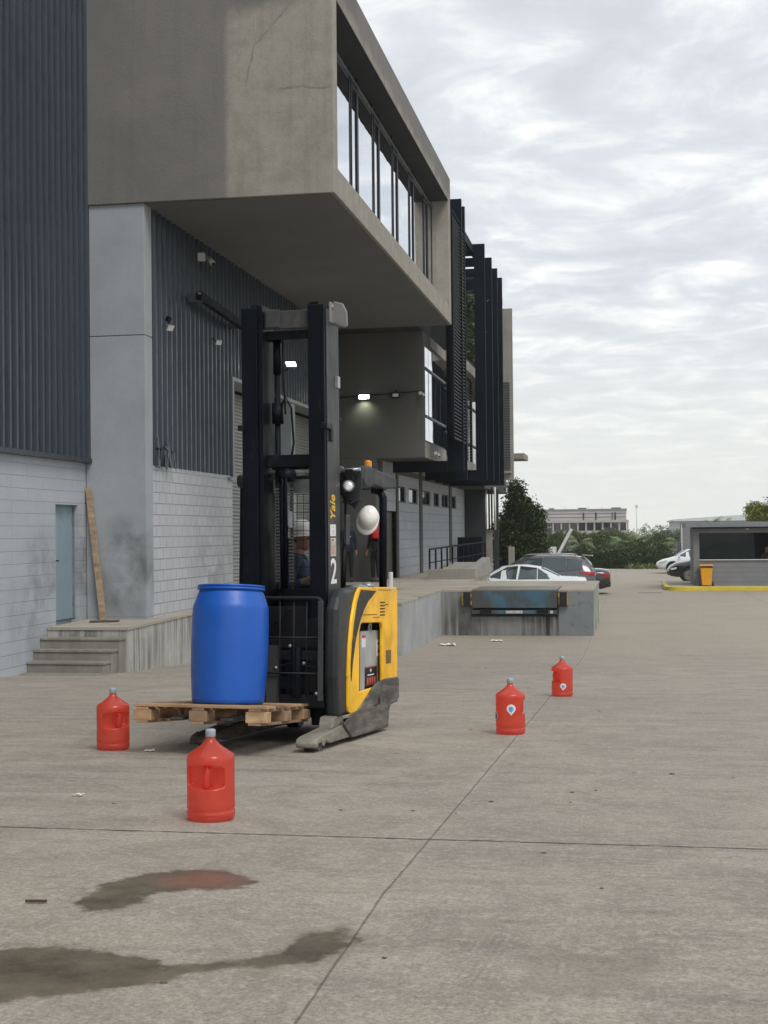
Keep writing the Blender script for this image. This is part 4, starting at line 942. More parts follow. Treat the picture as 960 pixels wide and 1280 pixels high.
# hose and chain bundle of the carriage
m_ = MB()
z = 1.26
while z < 2.06:
    z += .028
M['chain'] = P('chain_steel', (.085, .085, .08), .5, .3, .3, 30)
for xa in (-.075, .045):
    m_ = MB()
    for i in range(29): m_.box(xa, xa + .04, .83, .86, 1.26 + i * .028, 1.274 + i * .028)
    m_.box(xa + .012, xa + .028, .842, .852, 1.24, 2.08)
    fk(m_, 'leaf_chain', M['chain'], 0, mast)
fk(MB().box(-.060, -.045, .84, .88, 1.2, 2.1).box(.058, .072, .84, .88, 1.2, 2.1), 'chain_link', M['black'], 0, mast)
fk(MB().tube([(-.02, .85, 1.2), (-.02, .84, 2.05), (-.01, .87, 2.20), (.0, .93, 2.22)], .018).tube([(.015, .85, 1.2), (.015, .84, 2.08), (.02, .87, 2.22), (.03, .93, 2.22)], .018), 'hose_bundle', M['mast'], 0, mast)
fk(MB().cyl((-.05, .9, 2.17), (.07, .9, 2.17), .06, seg=20), 'chain_pulley', M['mast'], 0, mast)
fk(MB().box(.055, .085, .80, .828, 1.72, 1.86), 'warning_plate', M['silver'], .002, mast)
# shield at the top of the right rail
m_ = MB().prism([(.40, 3.66), (.485, 3.635), (.52, 3.56), (.525, 3.44), (.50, 3.425), (.43, 3.45), (.40, 3.47)], 'y', 1.0, 1.03).box(.39, .41, .9, 1.2, 3.46, 3.64)
fk(m_, 'mast_top_shield', metal_dark('shield_grey', (0.17, 0.17, 0.17), .45, (.25, .25, .25)), .012, mast)
fk(MB().cyl((.39, .95, 3.60), (.42, .95, 3.60), .02).box(.37, .42, 1.05, 1.12, 2.92, 3.02), 'roller_pin', M['silver'], .002, mast)
# lettering and plates on the side of the right rail
TX = mc + .3735
text('Yale', .185, 'brand_lettering', M['yellow_text'], mast, frame3((TX, .95, 1.885), (0, 0, 1), (0, -1, 0), (1, 0, 0)), .0008, .22, .003, .68)
text('2', .30, 'number', M['white_text'], mast, frame3((TX, .955, 1.335), (0, 1, 0), (0, 0, 1), (1, 0, 0)), .001, 0, .004, 1.15)
fk(MB().box(mc + .3725, mc + .3745, .87, 1.02, 1.645, 1.745), 'sticker', M['label_white'], 0, mast)
text('H-1', .05, 'sticker_print', P('print_grey', (.2, .2, .2), .6), mast, frame3((mc + .3748, .95, 1.695), (0, 0, 1), (0, -1, 0), (1, 0, 0)), .0003)
st_ = fk(MB().box(mc + .3725, mc + .3745, .88, 1.02, 1.475, 1.63), 'sticker', P('sticker_cream', (.62, .58, .50), .5), 0, mast)
m_ = MB()
for i in range(5): m_.box(mc + .3746, mc + .3752, .895 + i * .024, .905 + i * .024, 1.485, 1.60 - (i % 2) * .03)
m_.box(mc + .3746, mc + .3752, .90, .96, 1.605, 1.62)
fk(m_, 'sticker_print', P('print_red', (.35, .10, .07), .6), 0, st_)
# carriage, load backrest and forks
car = fk(MB().box(-.33, .38, .60, .66, .30, .40).box(-.33, .38, .60, .66, .68, .76).box(-.16, .21, .66, .80, .34, .74).box(-.18, -.14, .66, .84, .35, 1.0).box(.19, .23, .66, .84, .35, 1.0), 'carriage', M['chassis'], .008)
m_ = MB().tube([(-.36, .52, .36), (-.36, .52, 1.14), (-.355, .52, 1.175), (-.33, .52, 1.19), (.34, .52, 1.19), (.37, .52, 1.175), (.38, .52, 1.14), (.38, .52, .36)], .018, 10)
fk(m_, 'backrest_frame', M['chassis'], 0, car)
fk(MB().box(.352, .398, .500, .520, .36, 1.17), 'backrest_edge', M['mast_side'], .006, car)
m_ = MB()
fk(MB().box(-.16, .20, .68, .70, .36, 1.12).box(-.30, -.20, .64, .66, .40, .95).box(.24, .31, .62, .65, .42, 1.02).box(-.30, .34, .61, .63, .78, .85), 'carriage_plate', M['black'], .006, car)
for x in (-.25, -.12, .02, .14, .25): m_.cyl((x, .525, .38), (x, .525, 1.19), .0065, seg=8)
for z in (.87, .58): m_.cyl((-.36, .525, z), (.37, .525, z), .008, seg=8)
fk(m_, 'backrest_grid', M['chassis'], 0, car)
for x in (-.47, -.06):
    m_ = MB().prism([(.62, .40), (.62, .262), (.58, .245), (-.40, .262), (-.44, .272), (-.40, .285), (.52, .295), (.55, .33), (.55, .80), (.62, .80)], 'x', x - .05, x + .05)
    fk(m_, 'fork', M['mast_side'], .004, car)
fk(MB().cyl((.02, .70, .35), (.02, .70, .85), .045).cyl((.14, .62, .38), (.14, .62, .80), .05).tube([(-.2, .62, 1.05), (-.1, .60, .95), (.0, .60, 1.02), (.08, .62, 1.1)], .014).tube([(-.28, .6, .62), (-.1, .58, .6), (.1, .6, .66), (.3, .6, .62)], .012).box(.0, .2, .58, .60, .45, .55).box(-.3, -.1, .6, .62, .46, .66), 'side_shift_unit', M['mast'], .004, car)
for q_ in ((.22, .55, .66), (.10, .55, .80), (-.02, .55, .62), (.34, .515, .42)): fk(MB().ball(q_, .015), 'fitting', M['silver'], 0, car)
# outriggers (straddle legs)
for s_ in (-1, 1):
    a, b_ = (.355, .525) if s_ > 0 else (-.525, -.355)
    prof = [(-.02, .075), (-.005, .125), (.06, .155), (.30, .165), (.62, .172), (1.97, .172), (1.97, .035), (.34, .035), (.26, .06), (.20, .115), (.02, .115), (.0, .055), (-.01, .05)]
    lg = fk(MB().prism([(-.03, .045), (-.04, .075), (-.015, .108), (.06, .122), (.30, .136), (.62, .158), (1.97, .172), (1.97, .045), (.34, .045), (.22, .07), (.03, .07), (.0, .036)], 'x', a, b_), 'outrigger', M['leg'] if s_ > 0 else M['skirt'], .010)
    cx_ = (a + b_) / 2
    wh_ = fk(MB().cyl((cx_ - .062, .13, .062), (cx_ + .062, .13, .062), .062, seg=24), 'load_wheel', P('wheel_poly', (.10, .095, .085), .6), .004, lg)
    fk(MB().cyl((b_, .13, .085), (b_ + .008, .13, .085), .042, seg=20) if s_ > 0 else MB().cyl((a - .008, .13, .085), (a, .13, .085), .042, seg=20), 'wheel_hub', M['leg'], .002, lg)
    fk(MB().prism([(.46, .145), (.50, .235), (.74, .245), (.78, .165)], 'x', a + .02, b_ - .03), 'leg_step', M['leg'], .01, lg)
# body
m_ = MB().box(-.50, .40, 1.05, 2.28, .20, 1.18).box(.40, .47, 1.86, 2.28, .3, 1.2).box(-.50, .50, 1.02, 2.3, 1.18, 1.27).box(-.50, .40, .86, 1.05, .2, .9)
body = fk(m_, 'body', M['chassis'], .01)
# charcoal front pods
for s_ in (-1, 1):
    pod = [(.50, .30), (.46, .55), (.46, .90), (.48, 1.10), (.55, 1.20), (.66, 1.265), (1.10, 1.29), (1.12, .24), (.58, .22)]
    a, b_ = (.40, .512) if s_ > 0 else (-.53, -.42)
    pod2 = [(y_ + .06, z_) for y_, z_ in pod[:6]] + pod[6:]
    fk(MB().prism(pod2, 'x', a, b_), 'front_cover', M['cover'], .035, body)
# yellow side panel with the battery opening
def panel_with_hole(outer, hole, x0_, x1_):
    from mathutils.geometry import tessellate_polygon
    vs = [Vector((p[0], p[1], 0)) for p in outer]; hs = [Vector((p[0], p[1], 0)) for p in hole]
    tri = tessellate_polygon([vs, hs]); allp = outer + hole
    bm = bmesh.new(); A = [bm.verts.new((x0_, p[0], p[1])) for p in allp]; B = [bm.verts.new((x1_, p[0], p[1])) for p in allp]
    for t_ in tri: bm.faces.new([A[i] for i in t_]); bm.faces.new([B[i] for i in reversed(t_)])
    no, nh = len(outer), len(hole)
    for i in range(no): bm.faces.new([A[i], A[(i + 1) % no], B[(i + 1) % no], B[i]])
    for i in range(nh): bm.faces.new([A[no + i], A[no + (i + 1) % nh], B[no + (i + 1) % nh], B[no + i]])
    mb_ = MB(); mb_.bm.free(); mb_.bm = bm; return mb_
outer = [(.78, .30), (.775, .55), (.80, .78), (.86, 1.0), (.94, 1.15), (1.02, 1.24), (1.12, 1.285), (2.29, 1.295), (2.325, 1.27), (2.33, .40), (1.3, .25), (.86, .235), (.80, .255)]
hole = [(1.10, .40), (1.10, .92), (1.13, .965), (1.17, .98), (1.76, .975), (1.80, .96), (1.82, .92), (1.825, .42)]
for s_ in (-1, 1):
    a, b_ = (.50, .53) if s_ > 0 else (-.53, -.50)
    fk(panel_with_hole(outer, hole, a, b_), 'side_panel', M['yellow'], .008, body)
fk(MB().box(-.50, .50, 2.30, 2.33, .35, 1.27), 'rear_panel', M['yellow'], .01, body)
fk(MB().prism([(1.13, 1.265), (1.60, 1.255), (1.48, 1.21), (1.34, 1.16), (1.22, 1.09), (1.12, 1.01), (1.03, .91), (.97, .82), (.90, .66), (.86, .50), (.84, .52), (.84, .66), (.88, .84), (.94, 1.0), (1.02, 1.16)], 'x', .5305, .533), 'decal', metal_dark('decal_black', (.02, .02, .02), .5, (.25, .15, .03), .56, .66, 6, (1, .3, 1)), 0, body)
fk(MB().box(.5305, .5325, 1.14, 1.62, 1.045, 1.052).box(.5305, .5325, 1.5, 1.72, 1.02, 1.026).box(.5305, .5325, 1.66, 2.05, 1.262, 1.268).box(.5305, .5325, 1.9, 2.0, 1.13, 1.14).box(.5305, .5325, 1.93, 2.1, .60, .72), 'scrape', P('scrape', (.16, .09, .03), .7, 0, .3, 20), 0, body)
m_ = MB()
for i in range(5): m_.box(.5285, .5312, 1.73, 1.89, 1.035 + i * .028, 1.047 + i * .028)
fk(m_, 'vent', M['black'], 0, body)
# battery behind the opening
bat = fk(MB().box(.0, .475, 1.30, 1.96, .28, .905), 'battery', M['battery'], .008)
fk(MB().box(.0, .476, 1.0, 1.295, .26, .96).box(.0, .46, 1.965, 2.0, .3, .96), 'battery_bay', M['black'], 0, bat)
bm_ = MB().cyl((.466, 1.61, .93), (.476, 1.61, .93), .05, seg=20).box(.466, .476, 1.56, 1.66, .88, .93)
fk(bm_, 'lifting_eye', M['battery'], .002, bat); fk(MB().cyl((.474, 1.61, .935), (.478, 1.61, .935), .018, seg=14), 'eye_hole', M['black'], 0, bat)
fk(MB().box(.475, .477, 1.345, 1.46, .765, .87), 'label_sheet', M['label_white'], 0, bat)
fk(MB().box(.4772, .4778, 1.345, 1.46, .845, .87), 'label_stripe', P('label_red', (.55, .04, .03), .5), 0, bat)
fk(MB().box(.475, .477, 1.81, 1.935, .67, .82), 'label_sheet', M['label_white'], 0, bat)
text('2', .13, 'number', M['black'], bat, frame3((.4782, 1.872, .745), (0, 1, 0), (0, 0, 1), (1, 0, 0)), .0006, 0, .002, 1.1)
fk(MB().box(.475, .477, 1.44, 1.82, .38, .59), 'label_sheet', M['black'], 0, bat)
m_ = MB().box(.4772, .4778, 1.45, 1.81, .582, .587)
for i in range(4): m_.box(.4772, .4782, 1.50 + i * .075, 1.55 + i * .075, .44, .495)
m_.box(.4772, .4778, 1.48, 1.80, .43, .436)
fk(m_, 'label_print', P('print_red2', (.55, .09, .07), .5), 0, bat)
fk(MB().ball((.478, 1.62, .555), .022, 12, 8, (.1, 1, .7)).box(.4772, .478, 1.52, 1.72, .512, .522), 'label_emblem', M['label_white'], 0, bat)
# scuffed steel skirt over the legs
sk = [(.62, .172), (.78, .215), (.86, .235), (1.02, .255), (1.16, .30), (1.30, .35), (1.45, .41), (1.60, .45), (1.85, .47), (2.30, .465), (2.345, .44), (2.345, .27), (2.28, .235), (2.06, .225), (2.00, .17), (1.97, .03), (1.90, .03), (.86, .04)]
for s_ in (-1, 1):
    a, b_ = (.526, .545) if s_ > 0 else (-.545, -.526)
    s1_ = fk(MB().prism(sk, 'x', a, b_), 'skirt', M['skirt'], .008)
    if s_ > 0: fk(MB().cyl((.5445, 1.66, .285), (.547, 1.66, .285), .035, seg=8).box(.5445, .547, 1.50, 1.60, .25, .262), 'tie_hole', M['black'], 0, s1_)
fk(MB().cyl((.30, 2.05, .13), (.42, 2.05, .13), .13, seg=24).cyl((-.42, 2.0, .13), (-.30, 2.0, .13), .13, seg=24), 'drive_wheel', M['black'], .01)
# overhead guard
g = fk(MB().box(-.46, .44, 1.22, 1.28, 2.20, 2.27), 'overhead_guard', M['guard'], .01)
fk(MB().box(-.46, .44, 2.22, 2.28, 2.20, 2.27), 'cross_bar', M['guard'], .01, g)
m_ = MB()
for i in range(5): m_.box(-.40, .40, 1.36 + i * .17, 1.40 + i * .17, 2.21, 2.26)
fk(m_, 'guard_bars', M['guard'], .006, g)
for s_ in (-1, 1):
    a, b_ = (.44, .51) if s_ > 0 else (-.53, -.46)
    fk(MB().prism([(1.26, 2.22), (1.30, 2.33), (1.42, 2.355), (2.36, 2.32), (2.38, 2.22), (1.95, 2.185), (1.62, 2.19), (1.45, 2.155), (1.32, 2.16)], 'x', a, b_), 'side_rail', M['guard'], .018, g)
fk(MB().tube([(.38, 2.0, 2.18), (.455, 1.99, 2.165), (.485, 1.98, 2.11), (.487, 1.98, 1.9), (.487, 1.98, 1.28)], .037, 12), 'rear_post', M['mast'], 0, g)
fk(MB().tube([(-.49, 1.98, 2.2), (-.49, 1.98, 1.28)], .037, 12), 'rear_post', M['mast'], 0, g)
fk(MB().box(-.54, -.41, 1.02, 1.12, 1.15, 2.22), 'front_post', M['mast'], .012, g)
fk(MB().cyl((-.54, 1.0, 2.20), (-.42, 1.0, 2.20), .055, seg=18), 'post_cap', M['guard'], .006, g)
fk(MB().prism([(.30, 2.30), (.315, 2.335), (.40, 2.31), (.50, 2.30), (.505, 2.16), (.47, 2.0), (.44, 1.955), (.36, 2.03), (.31, 2.08), (.28, 2.16)], 'y', 1.24, 1.27), 'front_bracket', M['guard'], .01, g)
fk(MB().cyl((.31, 1.225, 2.305), (.31, 1.245, 2.305), .03, seg=16), 'bracket_bolt', M['silver'], .002, g)
fk(MB().cyl((.33, 1.20, 2.29), (.50, 1.20, 2.30), .015), 'guard_strut', M['silver'], 0, g)
wl = fk(MB().lathe([(0, -.03), (.035, -.03), (.058, .0), (.062, .035), (.055, .04), (0, .04)], seg=24), 'work_light', M['chassis'], 0)
wl.location = (.405, 1.16, 2.14); wl.rotation_euler = (R(78), 0, R(14))
l2 = MB().lathe([(0, .052), (.03, .049), (.052, .040), (0, .038)], seg=24).build('lens', P('lamp_glass', (.75, .75, .75), .12, .6, .2, 30), wl)
fk(MB().box(.37, .44, 1.17, 1.2, 2.19, 2.30).box(.35, .47, 1.18, 1.2, 2.24, 2.27), 'light_bracket', M['black'], .004)
fk(MB().tube([(.34, 1.22, 2.08), (.37, 1.18, 2.02), (.42, 1.18, 2.0), (.46, 1.22, 2.04)], .012), 'light_cable', M['black'], 0)
bc = fk(MB().cyl((.445, 1.62, 2.335), (.445, 1.62, 2.35), .036, seg=20), 'beacon', M['black'], .002)
M['amber'] = P('amber', (0.85, 0.30, 0.01), 0.25, 0, .15, 30); M['amber'].node_tree.nodes['Principled BSDF'].inputs['Transmission Weight'].default_value = 0.25
fk(MB().lathe([(.033, 2.35), (.034, 2.40), (.030, 2.412), (.015, 2.418), (0, 2.418)], (.445, 1.62, 0), 24), 'beacon_lens', M['amber'], 0, bc)
m_ = MB()
for i in range(12): m_.cyl((-.34 + i * .058, 1.30, 1.28), (-.34 + i * .058, 1.30, 2.10), .0025, seg=5, cap=False)
for i in range(11): m_.cyl((-.34, 1.303, 1.30 + i * .08), (.30, 1.303, 1.30 + i * .08), .0025, seg=5, cap=False)
fk(m_, 'mesh_guard', M['chassis'], 0)
fk(MB().box(.385, .405, 1.10, 1.20, 1.655, 1.90).box(.402, .408, 1.095, 1.205, 1.65, 1.905), 'display', M['cover'], .004)
fk(MB().cyl((.36, 1.14, 1.28), (.38, 1.14, 1.70), .014).cyl((.33, 1.3, 1.28), (.34, 1.3, 2.1), .012).cyl((.34, 1.22, 2.02), (.50, 1.22, 2.03), .01), 'cab_post', M['black'], 0)
fk(MB().box(-.45, .30, 1.36, 2.2, 1.27, 1.31).box(-.42, -.30, 1.7, 2.1, 1.3, 1.85), 'seat', M['black'], .03)
fk(MB().lathe([(0, .03), (.03, .028), (.075, .012), (.09, 0)], (.365, 1.62, 1.285), 24).ball((.42, 1.72, 1.30), .06, 16, 8, (1, 1, .6)), 'console_cover', M['silver'], 0)
fk(MB().tube([(-.36, 1.28, 1.30), (-.33, 1.28, 1.36), (-.27, 1.28, 1.40), (-.20, 1.28, 1.40)], .014), 'grab_handle', M['silver'], 0)
fk(MB().box(.515, .545, 2.06, 2.12, 1.27, 1.43), 'rear_marker', M['white_metal'], .006)
# fire extinguisher and spare helmet hung on the guard post
ex = thing('fire_extinguisher', 'red fire extinguisher strapped to the rear post of the forklift under a white helmet', 'fire extinguisher', FO, FR)
M['ext_red'] = P('ext_red', (.45, .012, .02), .3, 0, .05, 4)
MB().lathe([(0, 1.73), (.036, 1.73), (.041, 1.74), (.041, 1.85), (.033, 1.875), (.014, 1.885), (.012, 1.90), (0, 1.90)], (.425, 1.90, 0), 24).build('cylinder', M['ext_red'], ex)
MB().box(.405, .445, 1.885, 1.915, 1.90, 1.925).tube([(.425, 1.885, 1.90), (.40, 1.86, 1.84), (.395, 1.855, 1.70)], .007).build('valve', M['black'], ex)
MB().box(.38, .47, 1.90, 1.95, 1.70, 1.73).build('bracket', M['black'], ex, False, .004)
hm = thing('hard_hat', 'white hard hat hanging upright on the side of the forklift guard', 'helmet', tuple(FK.matrix_world @ Vector((.455, 1.60, 1.90))), (R(72), R(14), R(8)))
M['hat'] = P('hat_white', (.82, .81, .77), .3, 0, .08, 10, dirt=((.42, .40, .36), 9, .6, .75))
def hat_shell(t, s=1.0, mat=None):
    mb_ = MB(); seg = 40
    prof = [(1.0, 0), (1.0, .02), (.985, .045), (.93, .075), (.82, .10), (.64, .122), (.42, .135), (.2, .14), (0, .142)]
    rings = []
    for (k, z) in prof:
        if k == 0: rings.append([mb_.bm.verts.new((0, 0, z * s))]); continue
        ring = []
        for i in range(seg):
            a = 2 * math.pi * i / seg; rx, ry = .105 * k * s, .125 * k * s
            ridge = .006 * s * math.exp(-((math.cos(a) * k * 3.2) ** 2)) if 0 < z else 0
            ridge += .004 * s * math.exp(-(((abs(math.cos(a)) * k - .45) * 9) ** 2)) if z > .04 else 0
            ring.append(mb_.bm.verts.new((math.cos(a) * rx, math.sin(a) * ry, z * s + ridge)))
        rings.append(ring)
    for A, B in zip(rings, rings[1:]):
        for i in range(seg):
            i2 = (i + 1) % seg
            f = mb_.bm.faces.new([A[i], A[i2], B[0]] if len(B) == 1 else [A[i], A[i2], B[i2], B[i]]); f.smooth = True
    o = mb_.build('shell', mat or M['hat'], t)
    md = o.modifiers.new('thick', 'SOLIDIFY'); md.thickness = .003
    mb_ = MB(); A = []; B = []
    for i in range(seg):
        a = 2 * math.pi * i / seg
        ext = .012 + (.045 if math.sin(a) < 0 else 0) * max(0, -math.sin(a)) ** 1.5
        A.append(mb_.bm.verts.new((math.cos(a) * .104 * s, math.sin(a) * .124 * s, .004 * s)))
        B.append(mb_.bm.verts.new((math.cos(a) * (.105 + ext * .8) * s, math.sin(a) * (.125 + ext) * s, -.012 * s)))
    for i in range(seg):
        f = mb_.bm.faces.new([A[i], A[(i + 1) % seg], B[(i + 1) % seg], B[i]]); f.smooth = True
    o = mb_.build('brim', mat or M['hat'], t)
    md = o.modifiers.new('thick', 'SOLIDIFY'); md.thickness = .003
hat_shell(hm, .86)
MB().tube([(-.09, .03, -.01), (-.05, .02, -.09), (.0, .0, -.11), (.05, .02, -.09), (.09, .03, -.01)], .004).build('chin_strap', M['ext_red'], hm)

# ------------------------------------------------------------------ people
M['skin'] = P('skin', (0.38, 0.20, 0.13), 0.55, 0, 0.1, 8)
M['navy'] = P('navy', (0.012, 0.017, 0.045), 0.85, 0, 0.25, 6, .3, 12)
M['trouser'] = P('trouser_black', (0.012, 0.013, 0.018), 0.85, 0, 0.2, 6, .3, 12)
M['hair'] = P('hair', (0.015, 0.012, 0.010), 0.6)
def skin_mesh(chains, sub=2):
    """chains: lists of (point, radius); chains share joints by position. Root is the first joint."""
    verts = []; rad = []; edges = []; idx = {}
    for ch in chains:
        prev = None
        for p, r in ch:
            key = tuple(round(c, 4) for c in p)
            if key not in idx: idx[key] = len(verts); verts.append(p); rad.append(r)
            if prev is not None: edges.append((prev, idx[key]))
            prev = idx[key]
    me = bpy.data.meshes.new('tmp'); me.from_pydata(verts, edges, [])
    o = bpy.data.objects.new('tmp', me); COL.objects.link(o)
    o.modifiers.new('skin', 'SKIN')
    if not me.skin_vertices: me.attributes  # layer is made by the modifier
    for i, r in enumerate(rad):
        sv = me.skin_vertices[0].data[i]; r3 = r if hasattr(r, '__len__') else (r, r); sv.radius = r3; sv.use_root = (i == 0)
    sd = o.modifiers.new('sub', 'SUBSURF'); sd.levels = sub; sd.render_levels = sub
    dg = bpy.context.evaluated_depsgraph_get(); dg.update()
    m2 = bpy.data.meshes.new_from_object(o.evaluated_get(dg))
    bpy.data.objects.remove(o)
    return m2
def mesh_obj(name, me, mat, parent):
    me.materials.clear(); me.materials.append(mat); me.name = name
    me.polygons.foreach_set('use_smooth', [True] * len(me.polygons))
    o = bpy.data.objects.new(name, me); COL.objects.link(o); o.parent = parent; return o
def head_bm(bm, c, yaw, pitch=0.0, s=1.0):
    """a head facing -y at yaw 0, centre at mid skull"""
    g = bmesh.ops.create_icosphere(bm, subdivisions=4, radius=1.0)
    mt = Matrix.Translation(Vector(c)) @ Matrix.Rotation(yaw, 4, 'Z') @ Matrix.Rotation(pitch, 4, 'X')
    for v in g['verts']:
        x, y, z = v.co
        fx = .074 * x; fy = .094 * y; fz = .112 * z
        if z < 0:      # jaw narrows towards the chin
            k = 1 - .30 * (-z) ** 1.3; fx *= k
            if y > 0: fy *= 1 - .45 * (-z)
        if y < -.2:    # flatter face
            fy = max(fy, -.086 - .004 * z)
            n_ = math.exp(-(x / .16) ** 2) * math.exp(-((z + .16) / .20) ** 2); fy -= .026 * n_         # nose
            e_ = math.exp(-((abs(x) - .38) / .17) ** 2) * math.exp(-((z - .06) / .12) ** 2); fy += .010 * e_   # eye sockets
            b_ = math.exp(-((z - .26) / .10) ** 2); fy -= .004 * b_
            l_ = math.exp(-(x / .30) ** 2) * math.exp(-((abs(z + .50) - .05) / .05) ** 2); fy -= .006 * l_  # lips
            ch = math.exp(-(x / .3) ** 2) * math.exp(-((z + .86) / .16) ** 2); fy -= .008 * ch
        ea = math.exp(-((y - .05) / .16) ** 2) * math.exp(-((z + .02) / .26) ** 2)
        if abs(x) > .93: fx += math.copysign(.016 * ea, x)
        v.co = mt @ Vector((fx * s, fy * s, fz * s))
        for f in v.link_faces: f.smooth = True
    return mt
def hand_chains(w, d, palm_n, side, curl=0.5, s=1.0):
    """finger chains from wrist w, pointing along d, palm normal palm_n, thumb on side vector"""
    w, d, n, sd = Vector(w), Vector(d).normalized(), Vector(palm_n).normalized(), Vector(side).normalized()
    palm = w + d * .055 * s; ch = [[(tuple(w), (.022 * s, .020 * s)), (tuple(palm), (.030 * s, .016 * s))]]
    for i, L in enumerate((.072, .080, .074, .058)):
        off = sd * (.027 - .018 * i) * s
        b0 = w + d * .085 * s + off; L *= s
        d1 = (d + n * curl * .5).normalized(); d2 = (d + n * curl * 1.4).normalized(); d3 = (d * .6 + n * curl * 2.2).normalized()
        p1 = b0 + d1 * L * .42; p2 = p1 + d2 * L * .33; p3 = p2 + d3 * L * .25
        ch.append([(tuple(palm), (.030 * s, .016 * s)), (tuple(b0), .0095 * s), (tuple(p1), .0088 * s), (tuple(p2), .008 * s), (tuple(p3), .0065 * s)])
    t0 = w + d * .03 * s + sd * .022 * s; t1 = t0 + (d * .6 + sd * .8).normalized() * .035 * s; t2 = t1 + (d * .9 + sd * .3 + n * .4).normalized() * .03 * s
    ch.append([(tuple(w), (.022 * s, .020 * s)), (tuple(t0), .012 * s), (tuple(t1), .0105 * s), (tuple(t2), .008 * s)])
    return ch
def person(label, loc, rot, J, jacket, trousers, yaw=0.0, pitch=0.0, hair=True, helmet=False, group=None):
    t = thing('person', label, 'person', loc, rot, group)
    V_ = lambda k: tuple(J[k])
    neck, chest, pel = Vector(J['neck']), Vector(J['chest']), Vector(J['pelvis'])
    ch = [[(V_('pelvis'), (.13, .095)), (tuple(pel.lerp(chest, .5)), (.125, .085)), (V_('chest'), (.14, .10)), (V_('neck'), (.052, .052)), (tuple(Vector(J['head']) - Vector((0, 0, .06))), (.05, .052))]]
    for s_ in 'LR':
        ch.append([(V_('chest'), (.14, .10)), (V_('sh' + s_), .052), (V_('el' + s_), .038), (V_('wr' + s_), .024)])
        ch.append([(V_('pelvis'), (.13, .095)), (V_('hip' + s_), .085), (V_('kn' + s_), .055), (V_('an' + s_), .038)])
        wr, el = Vector(J['wr' + s_]), Vector(J['el' + s_])
        ch += hand_chains(wr, wr - el, J.get('palm' + s_, (0, -1, 0)), J.get('thumb' + s_, (0, -1, 0)), .55)
    me = skin_mesh(ch, 2)
    bm = bmesh.new(); bm.from_mesh(me); mt = head_bm(bm, J['head'], yaw, pitch); bm.to_mesh(me); bm.free()
    mesh_obj('body', me, M['skin'], t)
    # jacket with sleeves
    cj = [[(tuple(pel + Vector((0, 0, -.11))), (.150, .118)), (tuple(pel + Vector((0, 0, -.02))), (.165, .125)), (tuple(pel.lerp(chest, .5)), (.158, .118)), (V_('chest'), (.170, .128)), (tuple(chest.lerp(neck, .72)), (.105, .088)), (tuple(chest.lerp(neck, 1.02)), (.068, .068))]]
    for s_ in 'LR':
        cj.append([(V_('chest'), (.170, .128)), (V_('sh' + s_), .076), (V_('el' + s_), .056), (tuple(Vector(J['wr' + s_]).lerp(Vector(J['el' + s_]), .08)), .038)])
    mesh_obj('jacket', skin_mesh(cj, 2), jacket, t)
    ct = [[(tuple(pel), (.145, .112))]]
    for s_ in 'LR': ct.append([(tuple(pel), (.145, .112)), (V_('hip' + s_), .100), (V_('kn' + s_), .072), (tuple(Vector(J['an' + s_]).lerp(Vector(J['kn' + s_]), .05)), .058)])
    mesh_obj('trousers', skin_mesh(ct[1:], 2), trousers, t)
    for s_ in 'LR':
        a = Vector(J['an' + s_]); f_ = Vector(J.get('toe', (0, -1, 0))).normalized()
        mesh_obj('shoe', skin_mesh([[(tuple(a - f_ * .05 + Vector((0, 0, -.045))), (.042, .035)), (tuple(a + f_ * .06 + Vector((0, 0, -.05))), (.046, .032)), (tuple(a + f_ * .17 + Vector((0, 0, -.058))), (.04, .022))]], 2), M['black'], t)
    if hair or helmet:
        bm = bmesh.new(); g = bmesh.ops.create_icosphere(bm, subdivisions=3, radius=1.0)
        dead = []
        for v in g['verts']:
            x, y, z = v.co
            if (y < .1 and z < .45 - .1 * y) or z < -.35: dead.append(v)
            v.co = mt @ Vector((x * .0785, y * .099, z * .117 + .002))
        bmesh.ops.delete(bm, geom=dead, context='VERTS')
        for f in bm.faces: f.smooth = True
        mb_ = MB(); mb_.bm.free(); mb_.bm = bm; o = mb_.build('hair', M['hair'], t); md = o.modifiers.new('thick', 'SOLIDIFY'); md.thickness = .006
    bm_ = MB()
    for sx in (-1, 1): bm_.ball(tuple(mt @ Vector((.028 * sx, -.079, .007))), .0085, 10, 8)
    bm_.build('eyes', M['black'], t)
    return t, mt
def stand_pose(h=1.0, lean=0.0):
    return dict(pelvis=(0, 0, .95 * h), chest=(0, 0, 1.28 * h), neck=(0, .01, 1.50 * h), head=(0, -.015, 1.655 * h),
                shL=(-.175, .01, 1.41 * h), shR=(.175, .01, 1.41 * h), elL=(-.235, .03, 1.13 * h), elR=(.235, .03, 1.13 * h), wrL=(-.245, -.03, .88 * h), wrR=(.245, -.03, .88 * h),
                hipL=(-.09, 0, .90 * h), hipR=(.09, 0, .90 * h), knL=(-.10, -.01, .50 * h), knR=(.10, -.01, .50 * h), anL=(-.11, .02, .10), anR=(.11, .02, .10),
                palmL=(1, 0, 0), palmR=(-1, 0, 0), thumbL=(0, -1, 0), thumbR=(0, -1, 0))
p1, mt1 = person('man in a navy jacket standing by the grey end wall with arms hanging', (-8.10, 39.45, 0), (0, 0, R(14)), stand_pose(1.03), M['navy'], M['trouser'], R(12))
MB().obox((.07, -.135, 1.33), (.05, .006, .02)).build('chest_badge', M['label_white'], p1)
J = stand_pose(1.0); J['elL'] = (-.25, .02, 1.15); J['wrL'] = (-.26, -.06, .92)
person('dark clothed person standing mostly hidden behind the rear post of the forklift', (-7.27, 39.4, 0), (0, 0, R(-30)), J, M['trouser'], M['trouser'], R(-10))
